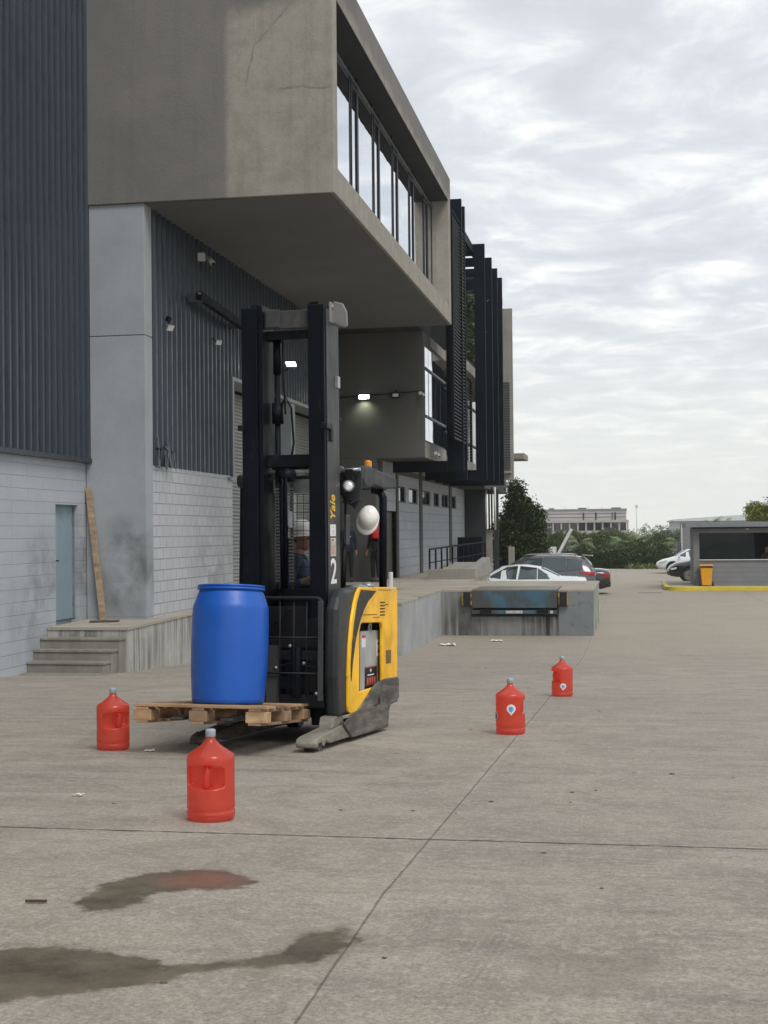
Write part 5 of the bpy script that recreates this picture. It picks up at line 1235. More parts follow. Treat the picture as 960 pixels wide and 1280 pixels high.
# driver, seated sideways, facing the right side of the truck; local axes are the truck's
J = dict(pelvis=(-.22, 1.62, .98), chest=(-.14, 1.55, 1.38), neck=(-.105, 1.54, 1.60), head=(-.085, 1.535, 1.715),
         shL=(-.10, 1.37, 1.545), shR=(-.16, 1.73, 1.545), elL=(-.13, 1.28, 1.27), elR=(-.08, 1.79, 1.26), wrL=(.02, 1.31, 1.345), wrR=(.12, 1.66, 1.34),
         hipL=(-.24, 1.53, .94), hipR=(-.24, 1.71, .94), knL=(.16, 1.50, .92), knR=(.16, 1.74, .92), anL=(.14, 1.50, .52), anR=(.14, 1.72, .52),
         palmL=(0, 0, -1), palmR=(0, 0, -1), thumbL=(0, 1, 0), thumbR=(0, -1, 0), toe=(1, 0, 0))
J = {k: ((v_[0] - .06, v_[1], v_[2]) if k[:4] not in ('palm', 'thum', 'toe') else v_) for k, v_ in J.items()}
dv, mtd = person('driver in a dark blue shirt sitting sideways in the forklift cab behind the mast', FO, FR, J, P('shirt_blue', (0.022, 0.035, 0.075), .85, 0, .3, 6, .3, 12), M['trouser'], R(82), 0)
hd = thing('hard_hat', 'white hard hat worn by the forklift driver behind the mast', 'helmet', tuple(FK.matrix_world @ (mtd @ Vector((0, .004, .035)))), (R(-4), 0, R(82 - 5.5)))
hat_shell(hd, .98)

# ------------------------------------------------------------------ cars
M['car_white'] = P('car_white', (.66, .70, .72), .25, 0, .03, 1, coat=1.0)
M['car_grey'] = P('car_grey', (.095, .097, .105), .28, .3, .05, 1, coat=1.0)
M['car_black'] = P('car_black', (.010, .010, .012), .22, 0, .05, 1, coat=1.0)
M['tyre'] = P('tyre', (.018, .018, .018), .85)
M['rim'] = P('rim', (.35, .35, .36), .3, .8)
M['tail'] = P('tail_red', (.50, .015, .02), .15, 0, .2, 20, coat=1.0)
M['headlamp'] = P('headlamp', (.70, .72, .74), .1, .3, .1, 20, coat=1.0)
CARS = {
 'sedan': dict(L=4.55, st=[(0, .42, .78, .84, .66, .52), (.07, .30, .86, .96, .80, .66), (.35, .22, .90, 1.01, .87, .74), (.85, .20, .91, 1.03, .89, .72), (1.15, .20, .92, 1.17, .895, .66), (1.55, .20, .92, 1.345, .90, .60), (1.95, .20, .915, 1.415, .90, .595), (2.35, .20, .91, 1.43, .90, .60), (2.80, .20, .90, 1.385, .90, .61), (3.15, .20, .89, 1.22, .895, .65), (3.50, .20, .87, .985, .89, .70), (3.75, .21, .84, .91, .88, .70), (4.15, .24, .74, .82, .85, .68), (4.42, .30, .60, .70, .78, .60), (4.55, .40, .52, .60, .62, .48)],
                win=[[(1.22, .96), (1.30, 1.11), (1.62, 1.30), (1.62, .96)], [(1.66, .96), (1.66, 1.315), (2.20, 1.375), (2.27, .955)], [(2.36, .955), (2.30, 1.38), (2.66, 1.345), (3.14, 1.10), (3.33, .95)]], ws=(3.45, 2.86), rw=(.92, 1.52), wheels=(.88, 3.62), wr=.32),
 'suv': dict(L=4.55, st=[(0, .45, .80, .90, .74, .66), (.05, .34, 1.02, 1.12, .84, .72), (.18, .28, 1.06, 1.34, .88, .66), (.42, .25, 1.06, 1.56, .91, .63), (.75, .25, 1.05, 1.63, .92, .63), (1.4, .25, 1.03, 1.665, .92, .64), (2.1, .25, 1.01, 1.66, .92, .64), (2.65, .25, 1.0, 1.58, .92, .64), (3.05, .25, .99, 1.36, .92, .67), (3.42, .25, .98, 1.08, .91, .72), (3.7, .26, .95, 1.03, .90, .73), (4.15, .28, .86, .95, .87, .72), (4.42, .32, .70, .80, .80, .62), (4.55, .42, .55, .66, .66, .5)],
                win=[[(.44, 1.12), (.50, 1.44), (1.0, 1.52), (1.04, 1.08)], [(1.10, 1.08), (1.06, 1.53), (1.86, 1.55), (1.90, 1.06)], [(1.98, 1.06), (1.94, 1.55), (2.46, 1.51), (3.0, 1.20), (3.14, 1.04)]], ws=(3.36, 2.68), rw=(.10, .40), wheels=(.85, 3.55), wr=.36)}
def car(kind, paint, label, loc, rz, name='parked_car', lamp='', spoiler=False):
    D = CARS[kind]; L = D['L']; t = thing(name, label, 'car', loc, (0, 0, rz), 'parked cars')
    st = D['st']
    def sec(s):
        x, zb, zl, zt, wl_, wt = s; x -= L / 2
        h = [(0, zb), (wl_ * .90, zb), (wl_ * .985, zb + .12), (wl_, (zb + zl) / 2), (wl_ * .995, zl - .10), (wl_ * .955, zl), (wt, zt - .045), (wt * .86, zt - .008), (wt * .5, zt + .008), (0, zt + .014)]
        return [(x, y, z) for y, z in h] + [(x, -y, z) for y, z in h[-2:0:-1]]
    bm = bmesh.new(); rings = [[bm.verts.new(p) for p in sec(s)] for s in st]; n = len(rings[0])
    for A, B in zip(rings, rings[1:]):
        for k in range(n):
            f = bm.faces.new([A[k], B[k], B[(k + 1) % n], A[(k + 1) % n]]); f.smooth = True
    bm.faces.new(rings[0]); bm.faces.new(rings[-1][::-1])
    mb_ = MB(); mb_.bm.free(); mb_.bm = bm
    body_ = mb_.build('body', paint, t)
    def sy(x, z, off=.008):
        for a, b_ in zip(st, st[1:]):
            if a[0] <= x <= b_[0]:
                q_ = (x - a[0]) / (b_[0] - a[0]); l = lambda i: a[i] + (b_[i] - a[i]) * q_
                zl, zt, wl_, wt = l(2), l(3), l(4), l(5)
                return wl_ * .955 + (wt - wl_ * .955) * max(0, min(1, (z - zl) / (zt - .045 - zl))) + off
        return .9
    for s_ in (-1, 1):
        for P_ in D['win']:
            cx_ = sum(p[0] for p in P_) / len(P_); cz_ = sum(p[1] for p in P_) / len(P_)
            big = [(cx_ + (p[0] - cx_) * 1.03, cz_ + (p[1] - cz_) * 1.06) for p in P_]
            for nm, pp, of, mt_ in (('window_trim', big, .006, M['black']), ('side_window', P_, .010, M['glass_car'])):
                m_ = MB(); m_.bm.faces.new([m_.bm.verts.new((p[0] - L / 2, s_ * sy(p[0], p[1], of), p[1])) for p in pp]); o = m_.build(nm, mt_, t)
                md = o.modifiers.new('thick', 'SOLIDIFY'); md.thickness = .004; md.offset = 0
    for (xa, xb), nm in ((D['ws'], 'windshield'), (D['rw'], 'rear_window')):
        def top(x):
            for a, b_ in zip(st, st[1:]):
                if a[0] <= x <= b_[0]:
                    q_ = (x - a[0]) / (b_[0] - a[0]); return a[3] + (b_[3] - a[3]) * q_, a[5] + (b_[5] - a[5]) * q_
        N_ = 6; m_ = MB(); rows = []
        for i in range(N_ + 1):
            x = xa + (xb - xa) * i / N_; zt, wt = top(x)
            dz_ = .010
            rows.append([m_.bm.verts.new((x - L / 2 + (.010 if nm == 'windshield' else -.010), y, z)) for y, z in ((-wt * .93, zt - .022), (-wt * .84, zt + dz_ - .006), (-wt * .5, zt + dz_ + .010), (0, zt + dz_ + .016), (wt * .5, zt + dz_ + .010), (wt * .84, zt + dz_ - .006), (wt * .93, zt - .022))])
        for A, B in zip(rows, rows[1:]):
            for k in range(6):
                f = m_.bm.faces.new([A[k], A[k + 1], B[k + 1], B[k]]); f.smooth = True
        o = m_.build(nm, M['glass_car'], t); md = o.modifiers.new('thick', 'SOLIDIFY'); md.thickness = .004
    for wx in D['wheels']:
        for s_ in (-1, 1):
            MB().cyl((wx - L / 2, s_ * .78, D['wr'] + .03), (wx - L / 2, s_ * .925, D['wr'] + .03), D['wr'] + .06, seg=28).build('wheel_arch', M['black'], t)
            wv = MB().cyl((wx - L / 2, s_ * .72, D['wr']), (wx - L / 2, s_ * .932, D['wr']), D['wr'], seg=32).build('wheel', M['tyre'], t, False, .02)
            m_ = MB().cyl((wx - L / 2, s_ * .933, D['wr']), (wx - L / 2, s_ * .938, D['wr']), D['wr'] * .66, seg=28)
            for k in range(5):
                a = k * 1.2566; m_.bar((wx - L / 2, s_ * .941, D['wr']), (wx - L / 2 + math.cos(a) * D['wr'] * .62, s_ * .941, D['wr'] + math.sin(a) * D['wr'] * .62), .05, .012, (0, 1, 0))
            m_.build('rim', M['rim'], wv)
    s0_ = st[1]; zl = s0_[2]
    for s_ in (-1, 1):
        if kind == 'sedan':
            MB().prism([(.10 - L / 2, zl - .20), (.01 - L / 2, zl - .18), (.02 - L / 2, zl - .03), (.42 - L / 2, zl + .0), (.30 - L / 2, zl - .13)], 'y', s_ * .60, s_ * .855).build('tail_lamp', M['tail'], t, False, .015)
        else:
            MB().prism([(.10 - L / 2, .92), (.00 - L / 2, .93), (.03 - L / 2, 1.05), (.60 - L / 2, 1.08), (.48 - L / 2, .97)], 'y', s_ * .58, s_ * .905).build('tail_lamp', M['tail'], t, False, .015)
        MB().prism([(L / 2 - .16, .60), (L / 2 - .12, .68), (L / 2 - .62, .80), (L / 2 - .55, .68)], 'y', s_ * .62, s_ * .868).build('headlight', M['headlamp'], t, False, .015)
        MB().ball((3.22 - L / 2, s_ * .98, st[9][2] + .06), .1, 14, 8, (.6, .9, .7)).build('mirror', paint, t)
        MB().box(1.4 - L / 2, 1.55 - L / 2, min(s_ * .895, s_ * .925), max(s_ * .895, s_ * .925), .83, .855).box(2.35 - L / 2, 2.5 - L / 2, min(s_ * .895, s_ * .925), max(s_ * .895, s_ * .925), .83, .855).build('door_handle', paint, t, False, .006)
        if kind == 'suv': MB().tube([(.7 - L / 2, s_ * .60, 1.63), (.8 - L / 2, s_ * .60, 1.69), (2.5 - L / 2, s_ * .60, 1.69), (2.62 - L / 2, s_ * .60, 1.63)], .018).build('roof_rail', M['silver'], t)
    MB().box(-L / 2 - .02, -L / 2 + .12, -.78, .78, .30, .55).build('bumper', M['black'] if kind == 'suv' else paint, t, False, .04)
    MB().box(-L / 2 - .025, -L / 2 - .015, -.25, .25, .58, .70).build('number_plate', M['white_metal'], t, False, .004)
    MB().box(L / 2 - .10, L / 2 + .01, -.45, .45, .36, .52).build('grille', M['black'], t, False, .03)
    if spoiler:
        MB().prism([(.26 - L / 2, 1.60), (.10 - L / 2, 1.615), (.12 - L / 2, 1.635), (.5 - L / 2, 1.66), (.5 - L / 2, 1.62)], 'y', -.60, .60).build('spoiler', paint, t, False, .008)
        MB().tube([(.9 - L / 2, 0, 1.66), (.45 - L / 2, 0, 1.95)], .006).build('antenna', M['black'], t)
    return t
GF = -1.127
car('sedan', M['car_white'], 'white sedan parked right behind the loading dock', (-3.78, 47.6, GF), R(180))
car('suv', M['car_grey'], 'dark grey SUV with roof rails parked behind the white sedan', (-3.62, 52.3, GF), R(180), spoiler=True)
car('sedan', M['car_black'], 'black car with its tail sticking out beyond the grey SUV', (-3.15, 57.0, GF), R(180))
car('sedan', M['car_white'], 'white car parked behind the gatehouse at the far end of the yard', (3.65, 83.5, GF), R(180))
car('suv', M['car_black'], 'black car with its nose showing beside the gatehouse', (3.95, 69.3, GF), R(180))

# ------------------------------------------------------------------ gatehouse, bin, kerb island
is_ = thing('kerb_island', 'raised kerb island with a yellow painted edge under the gatehouse', 'kerb', (7, 61, GF))
def rounded(x0_, x1_, y0_, y1_, r, n=8):
    P_ = []
    for cx_, cy_, a0 in ((x0_ + r, y0_ + r, 180), (x1_ - r, y0_ + r, 270), (x1_ - r, y1_ - r, 0), (x0_ + r, y1_ - r, 90)):
        for i in range(n + 1): a = R(a0 + 90 * i / n); P_.append((cx_ + r * math.cos(a), cy_ + r * math.sin(a)))
    return P_
M['kerb_yellow'] = P('kerb_yellow', (.66, .50, .03), .6, 0, .12, 3, dirt=((.30, .27, .2), 6, .60, .75))
buildw(MB().prism(rounded(1.32, 14, 59.55, 66, .75), 'z', GF - .2, GF + .165), 'kerb_stone', M['kerb_yellow'], is_, .02)
buildw(MB().prism(rounded(1.50, 13.8, 59.73, 65.8, .6), 'z', GF + .1, GF + .17), 'island_paving', M['concrete_top'], is_)
GB_ = GF + .17
ht = thing('gatehouse', 'grey block gatehouse with a long dark window and flat roof', 'gatehouse', (5.5, 62, GB_))
buildw(MB().box(2.56, 9, 60.5, 60.7, GB_, .13).box(2.56, 2.80, 60.5, 60.7, .13, 1.50).box(2.80, 9, 60.5, 60.7, 1.27, 1.50).box(2.56, 2.76, 60.7, 64, GB_, 1.5).box(2.76, 9, 63.8, 64, GB_, 1.5).box(8.8, 9, 60.7, 63.8, GB_, 1.5), 'wall', M['block_hut'], ht)
buildw(MB().box(2.22, 9.4, 60.05, 64.3, 1.52, 1.73), 'roof', P('roof_grey', (.20, .21, .23), .6), ht, .01)
buildw(MB().box(2.5, 9, 60.2, 60.5, 1.46, 1.52), 'eaves', M['stucco_dark'], ht)
buildw(MB().box(2.80, 9, 60.44, 60.60, .115, .15), 'window_sill', M['white_metal'], ht, .004)
f = buildw(MB().box(2.80, 2.84, 60.53, 60.58, .15, 1.27).box(5.02, 5.07, 60.53, 60.58, .15, 1.27).box(2.84, 5.02, 60.53, 60.58, 1.23, 1.27), 'window', M['frame_dark'], ht)
buildw(MB().box(2.84, 5.02, 60.55, 60.565, .15, 1.23), 'pane', M['glass_hut'], f)
buildw(MB().box(5.8, 8.8, 60.55, 60.565, .15, 1.27), 'window', M['glass_hut'], ht)
buildw(MB().box(2.76, 8.8, 62.2, 62.3, GB_, 1.5), 'inner_wall', M['stucco_dark'], ht)
buildw(MB().box(4.72, 4.84, 60.3, 60.36, 1.40, 1.455), 'eaves_lamp', M['white_metal'], ht, .004)
J = stand_pose(.93); J['elR'] = (.27, -.12, 1.05); J['wrR'] = (.12, -.38, 1.02); J['wrL'] = (-.10, -.38, 1.02); J['elL'] = (-.27, -.12, 1.05)
person('guard in dark clothes leaning on the sill of the gatehouse window', (5.62, 61.05, GB_ + .0), (0, 0, R(10)), J, M['trouser'], M['trouser'])
M['bin'] = P('bin_yellow', (.75, .36, .012), .4, 0, .06, 2)
bn = thing('wheelie_bin', 'yellow wheelie bin standing against the gatehouse wall', 'bin', (3.06, 60.15, GB_))
def taper(mb_, x, y, z0_, z1_, wx0, wy0, wx1, wy1):
    return mb_._quadbox([(x - wx0, y - wy0, z0_), (x + wx0, y - wy0, z0_), (x + wx0, y + wy0, z0_), (x - wx0, y + wy0, z0_), (x - wx1, y - wy1, z1_), (x + wx1, y - wy1, z1_), (x + wx1, y + wy1, z1_), (x - wx1, y + wy1, z1_)])
taper(MB(), 0, 0, .03, .84, .19, .17, .25, .24).build('tub', M['bin'], bn, False, .02)
taper(MB(), 0, 0, .845, .90, .285, .28, .27, .26).build('lid', M['bin'], bn, False, .02)
MB().box(-.255, .255, -.25, -.235, .78, .84).build('rim_shade_strip', M['black'], bn)  # solid black strip, stands in for the shade under the lid
for x in (-.26, .26):
    wv = MB().cyl((x - .03, -.1, .10), (x + .03, -.1, .10), .10, seg=20).build('wheel', M['tyre'], bn, False, .008)
    MB().cyl((x - .032, -.1, .10), (x + .032, -.1, .10), .045, seg=14).build('hub', M['silver'], wv)
o = MB().box(.2, 1.15, 57.5, 57.8, GF, GF + .006).build('drain_cover', M['chassis']); tag(o, 'thin dark drain cover set in the yard before the gatehouse', 'drain')

# ------------------------------------------------------------------ far buildings
b1 = thing('grey_block_building', 'small grey block building with flat roof behind the gatehouse', 'building', (8, 97, GF))
buildw(MB().box(3.28, 16, 95, 99, GF, 1.80), 'wall', M['block_hut'], b1)
buildw(MB().box(3.2, 16.1, 94.9, 99.1, 1.80, 1.88), 'roof', M['grey_metal'], b1)
buildw(MB().box(3.24, 3.30, 94.94, 95.02, GF, 1.8), 'drainpipe', M['white_metal'], b1)
buildw(MB().box(2.95, 3.27, 96, 97, GF, .55), 'side_cabinet', M['grey_metal'], b1)
b2 = thing('pale_warehouse', 'long pale flat roofed warehouse far behind the gatehouse', 'building', (20, 165, GF))
buildw(MB().box(4.9, 60, 160, 190, GF, 2.35), 'wall', P('pale_wall', (.40, .43, .45), .7), b2)
buildw(MB().prism([(4.6, 2.35), (4.6, 2.55), (14, 3.1), (60, 3.3), (60, 2.35)], 'y', 159.5, 190), 'roof', P('pale_roof', (.52, .56, .58), .6), b2)
b3 = thing('factory_building', 'distant pinkish factory building with a concrete parapet and dark window band', 'building', (-7, 222, GF))
M['factory'] = P('factory_wall', (.43, .40, .40), .8, 0, .1, .3); M['factory_c'] = P('factory_concrete', (.36, .34, .30), .8, 0, .12, .4)
buildw(MB().box(-20, -.9, 222, 240, GF, 4.62), 'upper_wall', M['factory'], b3)
buildw(MB().box(-20.1, -.8, 221.8, 240, 4.62, 4.78).box(-20, -.9, 221.9, 222, 4.05, 4.12).box(-20, -.9, 221.9, 222, 3.5, 3.56), 'roof_edge', M['grey_metal'], b3)
buildw(MB().box(-12.4, -.5, 219.5, 221.8, 2.62, 2.98).box(-12.4, -.5, 219.8, 221.8, .7, 1.35).box(-20, -12.5, 219.5, 221.8, 1.9, 2.05).box(-20, -.5, 219.6, 221.8, GF, .7), 'parapet', M['factory_c'], b3)
m_ = MB()
for i in range(10): buildw(MB().box(-12.3 + i * 1.28, -12.05 + i * 1.28, 219.7, 220.1, 1.35, 2.62), 'pillar', M['factory_c'], b3)
buildw(MB().box(-20, -.9, 221.0, 221.6, .7, 2.62), 'window_band', M['glass_dark'], b3)
for x, wd in ((-7.6, .18), (-5.7, .22), (-3.1, .10), (-2.7, .25)): buildw(MB().box(x, x + wd, 221.9, 222.0, 3.0, 4.2), 'wall_slot', M['stucco_dark'], b3)
for x, wd in ((-8.4, 1.3), (-3.2, 1.5), (-13, .8)): buildw(MB().box(x, x + wd, 223, 224, 4.78, 4.98), 'roof_unit', M['stucco_grey'], b3)
for x in (-6.8, -4.7, -10.5): buildw(MB().cyl((x, 224, 4.78), (x, 224, 5.25), .03, seg=6), 'roof_pipe', M['grey_metal'], b3)
mst = thing('lamp_mast', 'tall pale mast with a lamp head standing above the far palm trees', 'mast', (.44, 130, GF))
MB().cyl((0, 0, 0), (0, 0, 4.75), .09, .05, 10).build('pole', M['white_metal'], mst)
MB().box(-.12, .12, -.1, .1, 4.6, 4.86).build('lamp_head', M['white_metal'], mst, False, .02)
# outside stair with white stringers
sr = thing('outside_stair', 'white railed stair rising to the right behind the parked cars', 'stair', (-4.2, 80, GF))
for yv in (79.5, 80.7):
    buildw(MB().bar((-4.35, yv, -.25), (-3.40, yv, 1.52), .07, .13), 'stringer', M['white_metal'], sr)
m_ = MB()
for i in range(12):
    x = -4.32 + .08 * i; zt = -.25 + 1.86 * (x + 4.35)
    m_.box(x, x + .022, 79.55, 79.6, zt - .75, zt)
buildw(m_, 'balusters', M['grey_metal'], sr)
buildw(MB().box(-5.05, -4.30, 79.3, 80.8, GF, .50), 'landing', M['white_metal'], sr, .01)
for i in range(8): buildw(MB().box(-4.2 + i * .1, -4.0 + i * .1, 79.6, 80.7, -.9 + i * .2, -.86 + i * .2), 'tread', M['grey_metal'], sr)
m_ = MB()
for i in range(9): m_.box(-5.75 + i * .12, -5.71 + i * .12, 78.9, 78.93, -.15 - i * .07, .35 - i * .07)
m_.bar((-5.8, 78.9, .40), (-4.65, 78.9, -.25), .05)
buildw(m_, 'lower_railing', M['white_metal'], sr)

# ------------------------------------------------------------------ vegetation
def leafmat(name, a, b_, c_=None, ts=1.2):
    m, nb, b = newmat(name)
    pos = nb.n('ShaderNodeNewGeometry').outputs['Position']
    c = nb.mix(nb.rng(nb.noise(pos, ts, 4, .7), .35, .65), a, b_)
    c = nb.mix(nb.rng(nb.noise(pos, ts * 9, 3, .7), .45, .70, 0, .6), c, c_ or tuple(x * 1.5 for x in b_))
    setc(b, nb, 'Base Color', c); b.inputs['Roughness'].default_value = .55; b.inputs['Specular IOR Level'].default_value = .35
    b.inputs['Subsurface Weight'].default_value = 0.0
    return m
M['leaf_dark'] = leafmat('leaf_dark', (.022, .038, .014), (.055, .085, .026), (.13, .15, .04))
M['leaf_mid'] = leafmat('leaf_mid', (.055, .085, .032), (.12, .165, .060), (.20, .24, .085), .35)
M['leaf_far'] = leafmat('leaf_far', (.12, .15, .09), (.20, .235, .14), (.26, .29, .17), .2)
M['leaf_light'] = leafmat('leaf_light', (.13, .16, .035), (.22, .25, .045), (.34, .32, .06), .8)
M['leaf_hedge'] = leafmat('leaf_hedge', (.022, .038, .016), (.055, .085, .028), (.12, .16, .045), .7)
def leaves(mb_, blobs, n, size, rr, shell=.55):
    tot = sum(b_[1][0] * b_[1][1] * b_[1][2] for b_ in blobs) if False else None
    ws = [(b_[1][0] * b_[1][2]) for b_ in blobs]; S = sum(ws)
    for (c, rad), wgt in zip(blobs, ws):
        # clumps on the blob, leaves round each clump
        nc = max(3, int(n * wgt / S / 14))
        for _ in range(nc):
            d = Vector((rr.gauss(0, 1), rr.gauss(0, 1), rr.gauss(0, 1))).normalized()
            k = rr.uniform(shell, 1.06); cc = Vector((c[0] + d.x * rad[0] * k, c[1] + d.y * rad[1] * k, c[2] + d.z * rad[2] * k))
            cs = size * rr.uniform(1.5, 3.2)
            for _ in range(14):
                p = cc + Vector((rr.gauss(0, cs * .6), rr.gauss(0, cs * .6), rr.gauss(0, cs * .45)))
                u_ = Vector((rr.gauss(0, 1), rr.gauss(0, 1), rr.gauss(0, .6))).normalized(); v_ = u_.orthogonal().normalized()
                v_ = (v_ + Vector((0, 0, rr.uniform(-.3, .6)))).normalized()
                s_ = size * rr.uniform(.5, 1.2)
                a = u_ * s_; b2 = v_.cross(u_).normalized() * s_ * .45
                mb_.quad(p - a, p - b2, p + a, p + b2)
def tree(name, label, cat, loc, th, tr, blobs, n, size, mat, seed, group=None):
    rr = random.Random(seed); t = thing(name, label, cat, loc, group=group)
    m_ = MB().tube([(0, 0, -.1), (tr * .5, 0, th * .5), (0, tr * .3, th)], [tr, tr * .8, tr * .6], 8)
    for (c, rad) in blobs[:6]:
        m_.tube([(0, 0, th * .7), tuple((Vector(c) + Vector((0, 0, th * .7))) * .5 + Vector((0, 0, -.1))), tuple(c)], [tr * .5, tr * .35, tr * .12], 6)
    m_.build('trunk', M['bark'], t)
    m_ = MB(); leaves(m_, blobs, n, size, rr); m_.build('crown', mat, t, recalc=False)
    return t
rb = random.Random(4)
bl = [((0, 0, 1.2), (1.0, 1.1, 1.0)), ((.35, 0, 1.95), (.85, 1.0, .8)), ((-.35, .1, 2.7), (1.0, .9, .9)), ((.30, 0, 3.2), (.75, .8, .75)), ((-.25, 0, 3.85), (.62, .6, .65)), ((-.30, 0, 4.5), (.36, .4, .50)), ((.55, .1, 2.95), (.5, .6, .5)), ((-.1, -.4, 1.9), (.9, .6, .8)), ((.55, -.1, 1.2), (.65, .7, .95)), ((.50, 0, 2.5), (.5, .6, .45)), ((-.7, -.2, 1.8), (.8, .7, 1.0)), ((.0, -.3, .7), (1.05, .8, .7))]
tree('big_shrub_tree', 'big dense dark green tree at the end of the office block', 'tree', (-5.15, 66.5, GF), 2.2, .14, bl, 42000, .085, M['leaf_dark'], 2)
hb = []
x = -7.5
while x < 3.3:
    h = rb.uniform(.75, 1.0) if x < -.4 else rb.uniform(.45, .75)
    hb.append(((x, 93.6 + rb.uniform(-.2, .5), GF + .45), (.55, .5, .5))); hb.append(((x + rb.uniform(-.2, .2), 93.9, GF + h + rb.uniform(-.1, .12)), (.5, .5, .42))); x += .45
m_ = MB(); leaves(m_, hb, 42000, .075, rb, .6)
hg = thing('hedge', 'long dark green clipped hedge along the far edge of the yard', 'hedge', (-2.3, 93.7, GF))
buildw(m_, 'foliage', M['leaf_hedge'], hg)
buildw(MB().box(-7.6, 3.2, 93.75, 94.1, GF, GF + .95), 'hedge_core', M['leaf_hedge'], hg, .1)
rr = random.Random(9)
for i in range(9):
    x = -.2 + i * .36 + rr.uniform(-.1, .1)
    t = thing('garden_plant', 'pale leafy plant growing in front of the far hedge', 'plant', (x, 92.6 + rr.uniform(-.3, .3), GF), group='garden plants before the hedge')
    m_ = MB()
    for k in range(46):
        az = rr.uniform(0, 6.28); el = rr.uniform(.3, 1.4); L_ = rr.uniform(.25, .62)
        d = Vector((math.cos(az) * math.cos(el), math.sin(az) * math.cos(el), math.sin(el))); sd = Vector((-math.sin(az), math.cos(az), 0)) * .025
        m_.quad(-sd * .5, sd * .5, d * L_ * .6 + sd, d * L_ + Vector((0, 0, -.08))); 
    m_.build('leaves', (M['palm_far'], M['leaf_mid'], M['leaf_light'])[i % 3], t, recalc=False)
# trees behind the hedge
spec = [(-3.9, 104, 2.1, 'p'), (-3.0, 112, 2.5, 'm'), (-1.7, 118, 2.55, 'm'), (-.7, 108, 2.1, 'p'), (.9, 122, 2.4, 'p'), (2.3, 116, 2.3, 'm'), (3.6, 112, 2.0, 'p'), (2.9, 130, 2.6, 'f'), (-2.2, 128, 2.9, 'f'), (-4.8, 120, 2.6, 'm'), (.0, 135, 2.5, 'f'), (4.9, 126, 2.7, 'm'), (-6.2, 116, 2.6, 'm'), (1.5, 104, 1.7, 'm'), (-.2, 101, 1.8, 'm')]
D_ = {'p': 'feathery palm in the garden beyond the far hedge', 'm': 'bushy green tree in the garden beyond the far hedge', 'f': 'pale hazy tree standing behind the garden palms'}
for i, (x, yv, h, k) in enumerate(spec):
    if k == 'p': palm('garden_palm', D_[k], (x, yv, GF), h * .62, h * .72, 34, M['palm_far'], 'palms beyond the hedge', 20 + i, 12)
    else:
        q_ = random.Random(50 + i)
        bl = [((q_.uniform(-.5, .5), q_.uniform(-.4, .4), h * q_.uniform(.45, .80)), (q_.uniform(.6, .95), .7, q_.uniform(.4, .65))) for _ in range(6)]
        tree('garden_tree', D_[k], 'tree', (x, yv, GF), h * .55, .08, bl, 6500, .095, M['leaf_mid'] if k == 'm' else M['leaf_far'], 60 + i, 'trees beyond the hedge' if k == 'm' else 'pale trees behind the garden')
for i, (x, yv, zt) in enumerate(((6.9, 98, 3.2), (8.0, 101, 3.1))):
    palm('small_palm', ('left one', 'right one')[i] + ' of two small palms peeking over the gatehouse roof', (x * .78, yv, GF), zt * .84, 1.15, 26, M['palm_far'] if i == 0 else M['leaf_light'], 'palms above the gatehouse roof', 80 + i, 10)
bl = [((0, 0, 3.1), (1.0, .9, .8)), ((-.7, 0, 3.5), (.6, .6, .5)), ((.6, 0, 3.6), (.9, .8, .7)), ((.2, .3, 2.6), (1.3, .9, .5)), ((1.5, 0, 3.3), (1.0, .8, .9))]
tree('yellow_green_tree', 'yellowish green tree rising behind the gatehouse roof at the right edge', 'tree', (7.5, 80, GF), 2.4, .12, bl, 14000, .09, M['leaf_light'], 12)
rr = random.Random(33); bl = []
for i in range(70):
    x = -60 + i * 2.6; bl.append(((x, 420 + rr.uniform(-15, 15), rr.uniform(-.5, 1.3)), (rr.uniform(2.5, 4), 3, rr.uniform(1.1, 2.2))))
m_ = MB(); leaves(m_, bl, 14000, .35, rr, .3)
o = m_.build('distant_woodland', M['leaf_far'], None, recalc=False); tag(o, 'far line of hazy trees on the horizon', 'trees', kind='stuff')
o['kind'] = 'stuff'
bl = [((q_x, q_y, q_z), (.22, .40, .42)) for q_x, q_y, q_z in ((0, 0, .5), (.06, .2, 1.0), (-.02, -.1, 1.45), (.05, .1, 1.9), (0, 0, 2.2))]
tp = tree('terrace_plant', 'tall leafy plant growing on the terrace between the black fins', 'plant', (-5.78, 49.55, 7.32), .9, .03, bl, 1500, .11, M['palm'], 31)
# scrub patch of the garden floor
m_ = MB(); bl = [((rr.uniform(-9, 6), rr.uniform(96, 125), GF + .3), (1.2, 1.0, .7)) for _ in range(50)]
leaves(m_, bl, 16000, .10, rr, .4); o = m_.build('garden_undergrowth', M['leaf_mid'], None, recalc=False); tag(o, 'low green undergrowth filling the garden beyond the hedge', 'undergrowth', kind='stuff')

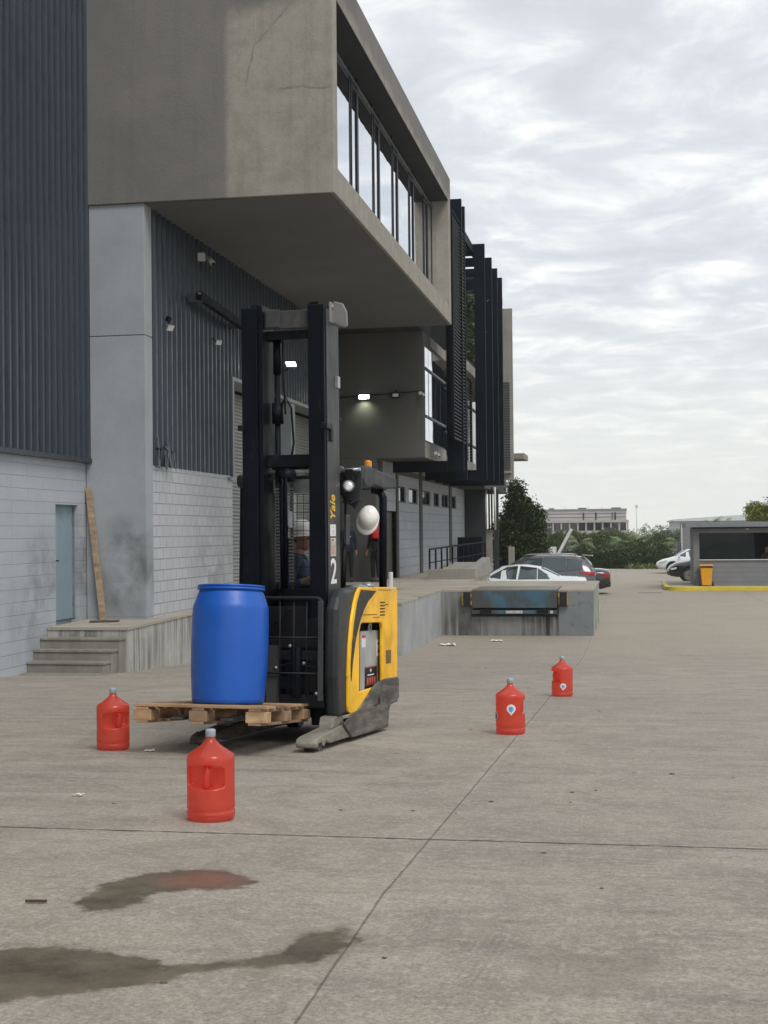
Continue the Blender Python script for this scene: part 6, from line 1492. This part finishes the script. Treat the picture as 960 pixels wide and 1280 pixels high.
# ------------------------------------------------------------------ small things on the yard
pk = thing('plank', 'long bare timber plank leaning in the corner beside the concrete column', 'plank', (-9.14, 23.17, -.04))
m_ = MB().bar((.0, .0, .0), (-.30, .10, 2.32), .11, .05, (0, 1, 0)); m_.build('board', wood('wood_plank', (0.36, 0.27, 0.19)), pk, False, .004)
o = MB().obox((-8.95, 22.75, -.03), (.5, .30, .012), (0, 0, .3)).build('flattened_cardboard', P('wet_card', (.09, .08, .06), .8)); tag(o, 'dark flat scrap lying on the platform by the blue door', 'scrap')
def paper(x, y, s, seed, label):
    q_ = random.Random(seed); m_ = MB(); c = []
    n = 7; z0_ = gz(y)
    vs = [[m_.bm.verts.new((x + (i / n - .5) * s * 1.5 + q_.uniform(-.01, .01), y + (j / 4 - .5) * s + q_.uniform(-.02, .02), z0_ + .012 + q_.uniform(0, .05) * s * 3)) for i in range(n)] for j in range(4)]
    for j in range(3):
        for i in range(n - 1): m_.bm.faces.new([vs[j][i], vs[j][i + 1], vs[j + 1][i + 1], vs[j + 1][i]])
    o = m_.build('crumpled_paper', P('paper', (.70, .70, .68), .8)); md = o.modifiers.new('thick', 'SOLIDIFY'); md.thickness = .003
    tag(o, label, 'paper')
paper(-4.09, 31.25, .28, 1, 'crumpled white paper on the ground left of the dock face')
paper(-3.11, 32.45, .20, 2, 'crumpled white paper on the ground under the dock leveller')
paper(-3.29, 7.93, .045, 3, 'small white paper scrap on the yard left of the nearest jug')
paper(-3.70, 10.35, .05, 4, 'small white scrap lying right of the leftmost jug')
o = MB().obox((-2.33, 5.18, .010), (.085, .010, .009), (.05, 0, .1)).build('wood_splinter', P('splinter', (.10, .055, .035), .7)); tag(o, 'short brown wood splinter lying at the lower left of the yard', 'splinter')
q_ = random.Random(77)
for i in range(46):
    x, y = (q_.uniform(-3.0, 1.6), q_.uniform(4.2, 9.5)) if i < 30 else (q_.uniform(-3.5, 4), q_.uniform(9, 30))
    s_ = q_.uniform(.008, .02) * (.8 if i < 30 else 1.1)
    m_ = MB(); g = bmesh.ops.create_icosphere(m_.bm, subdivisions=1, radius=s_)
    for v in m_.bm.verts: v.co = Vector((v.co.x * q_.uniform(.6, 1.6), v.co.y * q_.uniform(.6, 1.3), v.co.z * .35)) + Vector((x, y, gz(y) + s_ * .2))
    lt = i % 3 == 0
    o = m_.build('pebble', M['concrete_pale'] if lt else M['bark']); tag(o, 'tiny pale stone chip lying on the concrete yard' if lt else 'tiny dark crumb lying on the concrete yard', 'pebble', 'pale chips on the yard' if lt else 'dark crumbs on the yard')

# ------------------------------------------------------------------ thin summer haze over the whole place
hz_ = MB().box(-420, 420, -80, 500, -2.6, 16.5).build('haze', bpy.data.materials.new('haze'))
hm_ = hz_.data.materials[0]; hm_.use_nodes = True; hm_.node_tree.nodes.clear()
ho = hm_.node_tree.nodes.new('ShaderNodeOutputMaterial'); hv = hm_.node_tree.nodes.new('ShaderNodeVolumePrincipled')
hv.inputs['Color'].default_value = (.92, .94, .95, 1); hv.inputs['Density'].default_value = 0.00045; hv.inputs['Anisotropy'].default_value = 0.2
hm_.node_tree.links.new(hv.outputs[0], ho.inputs['Volume'])
hz_['kind'] = 'stuff'; hz_['label'] = 'thin pale haze in the air over the far buildings'; hz_['category'] = 'haze'
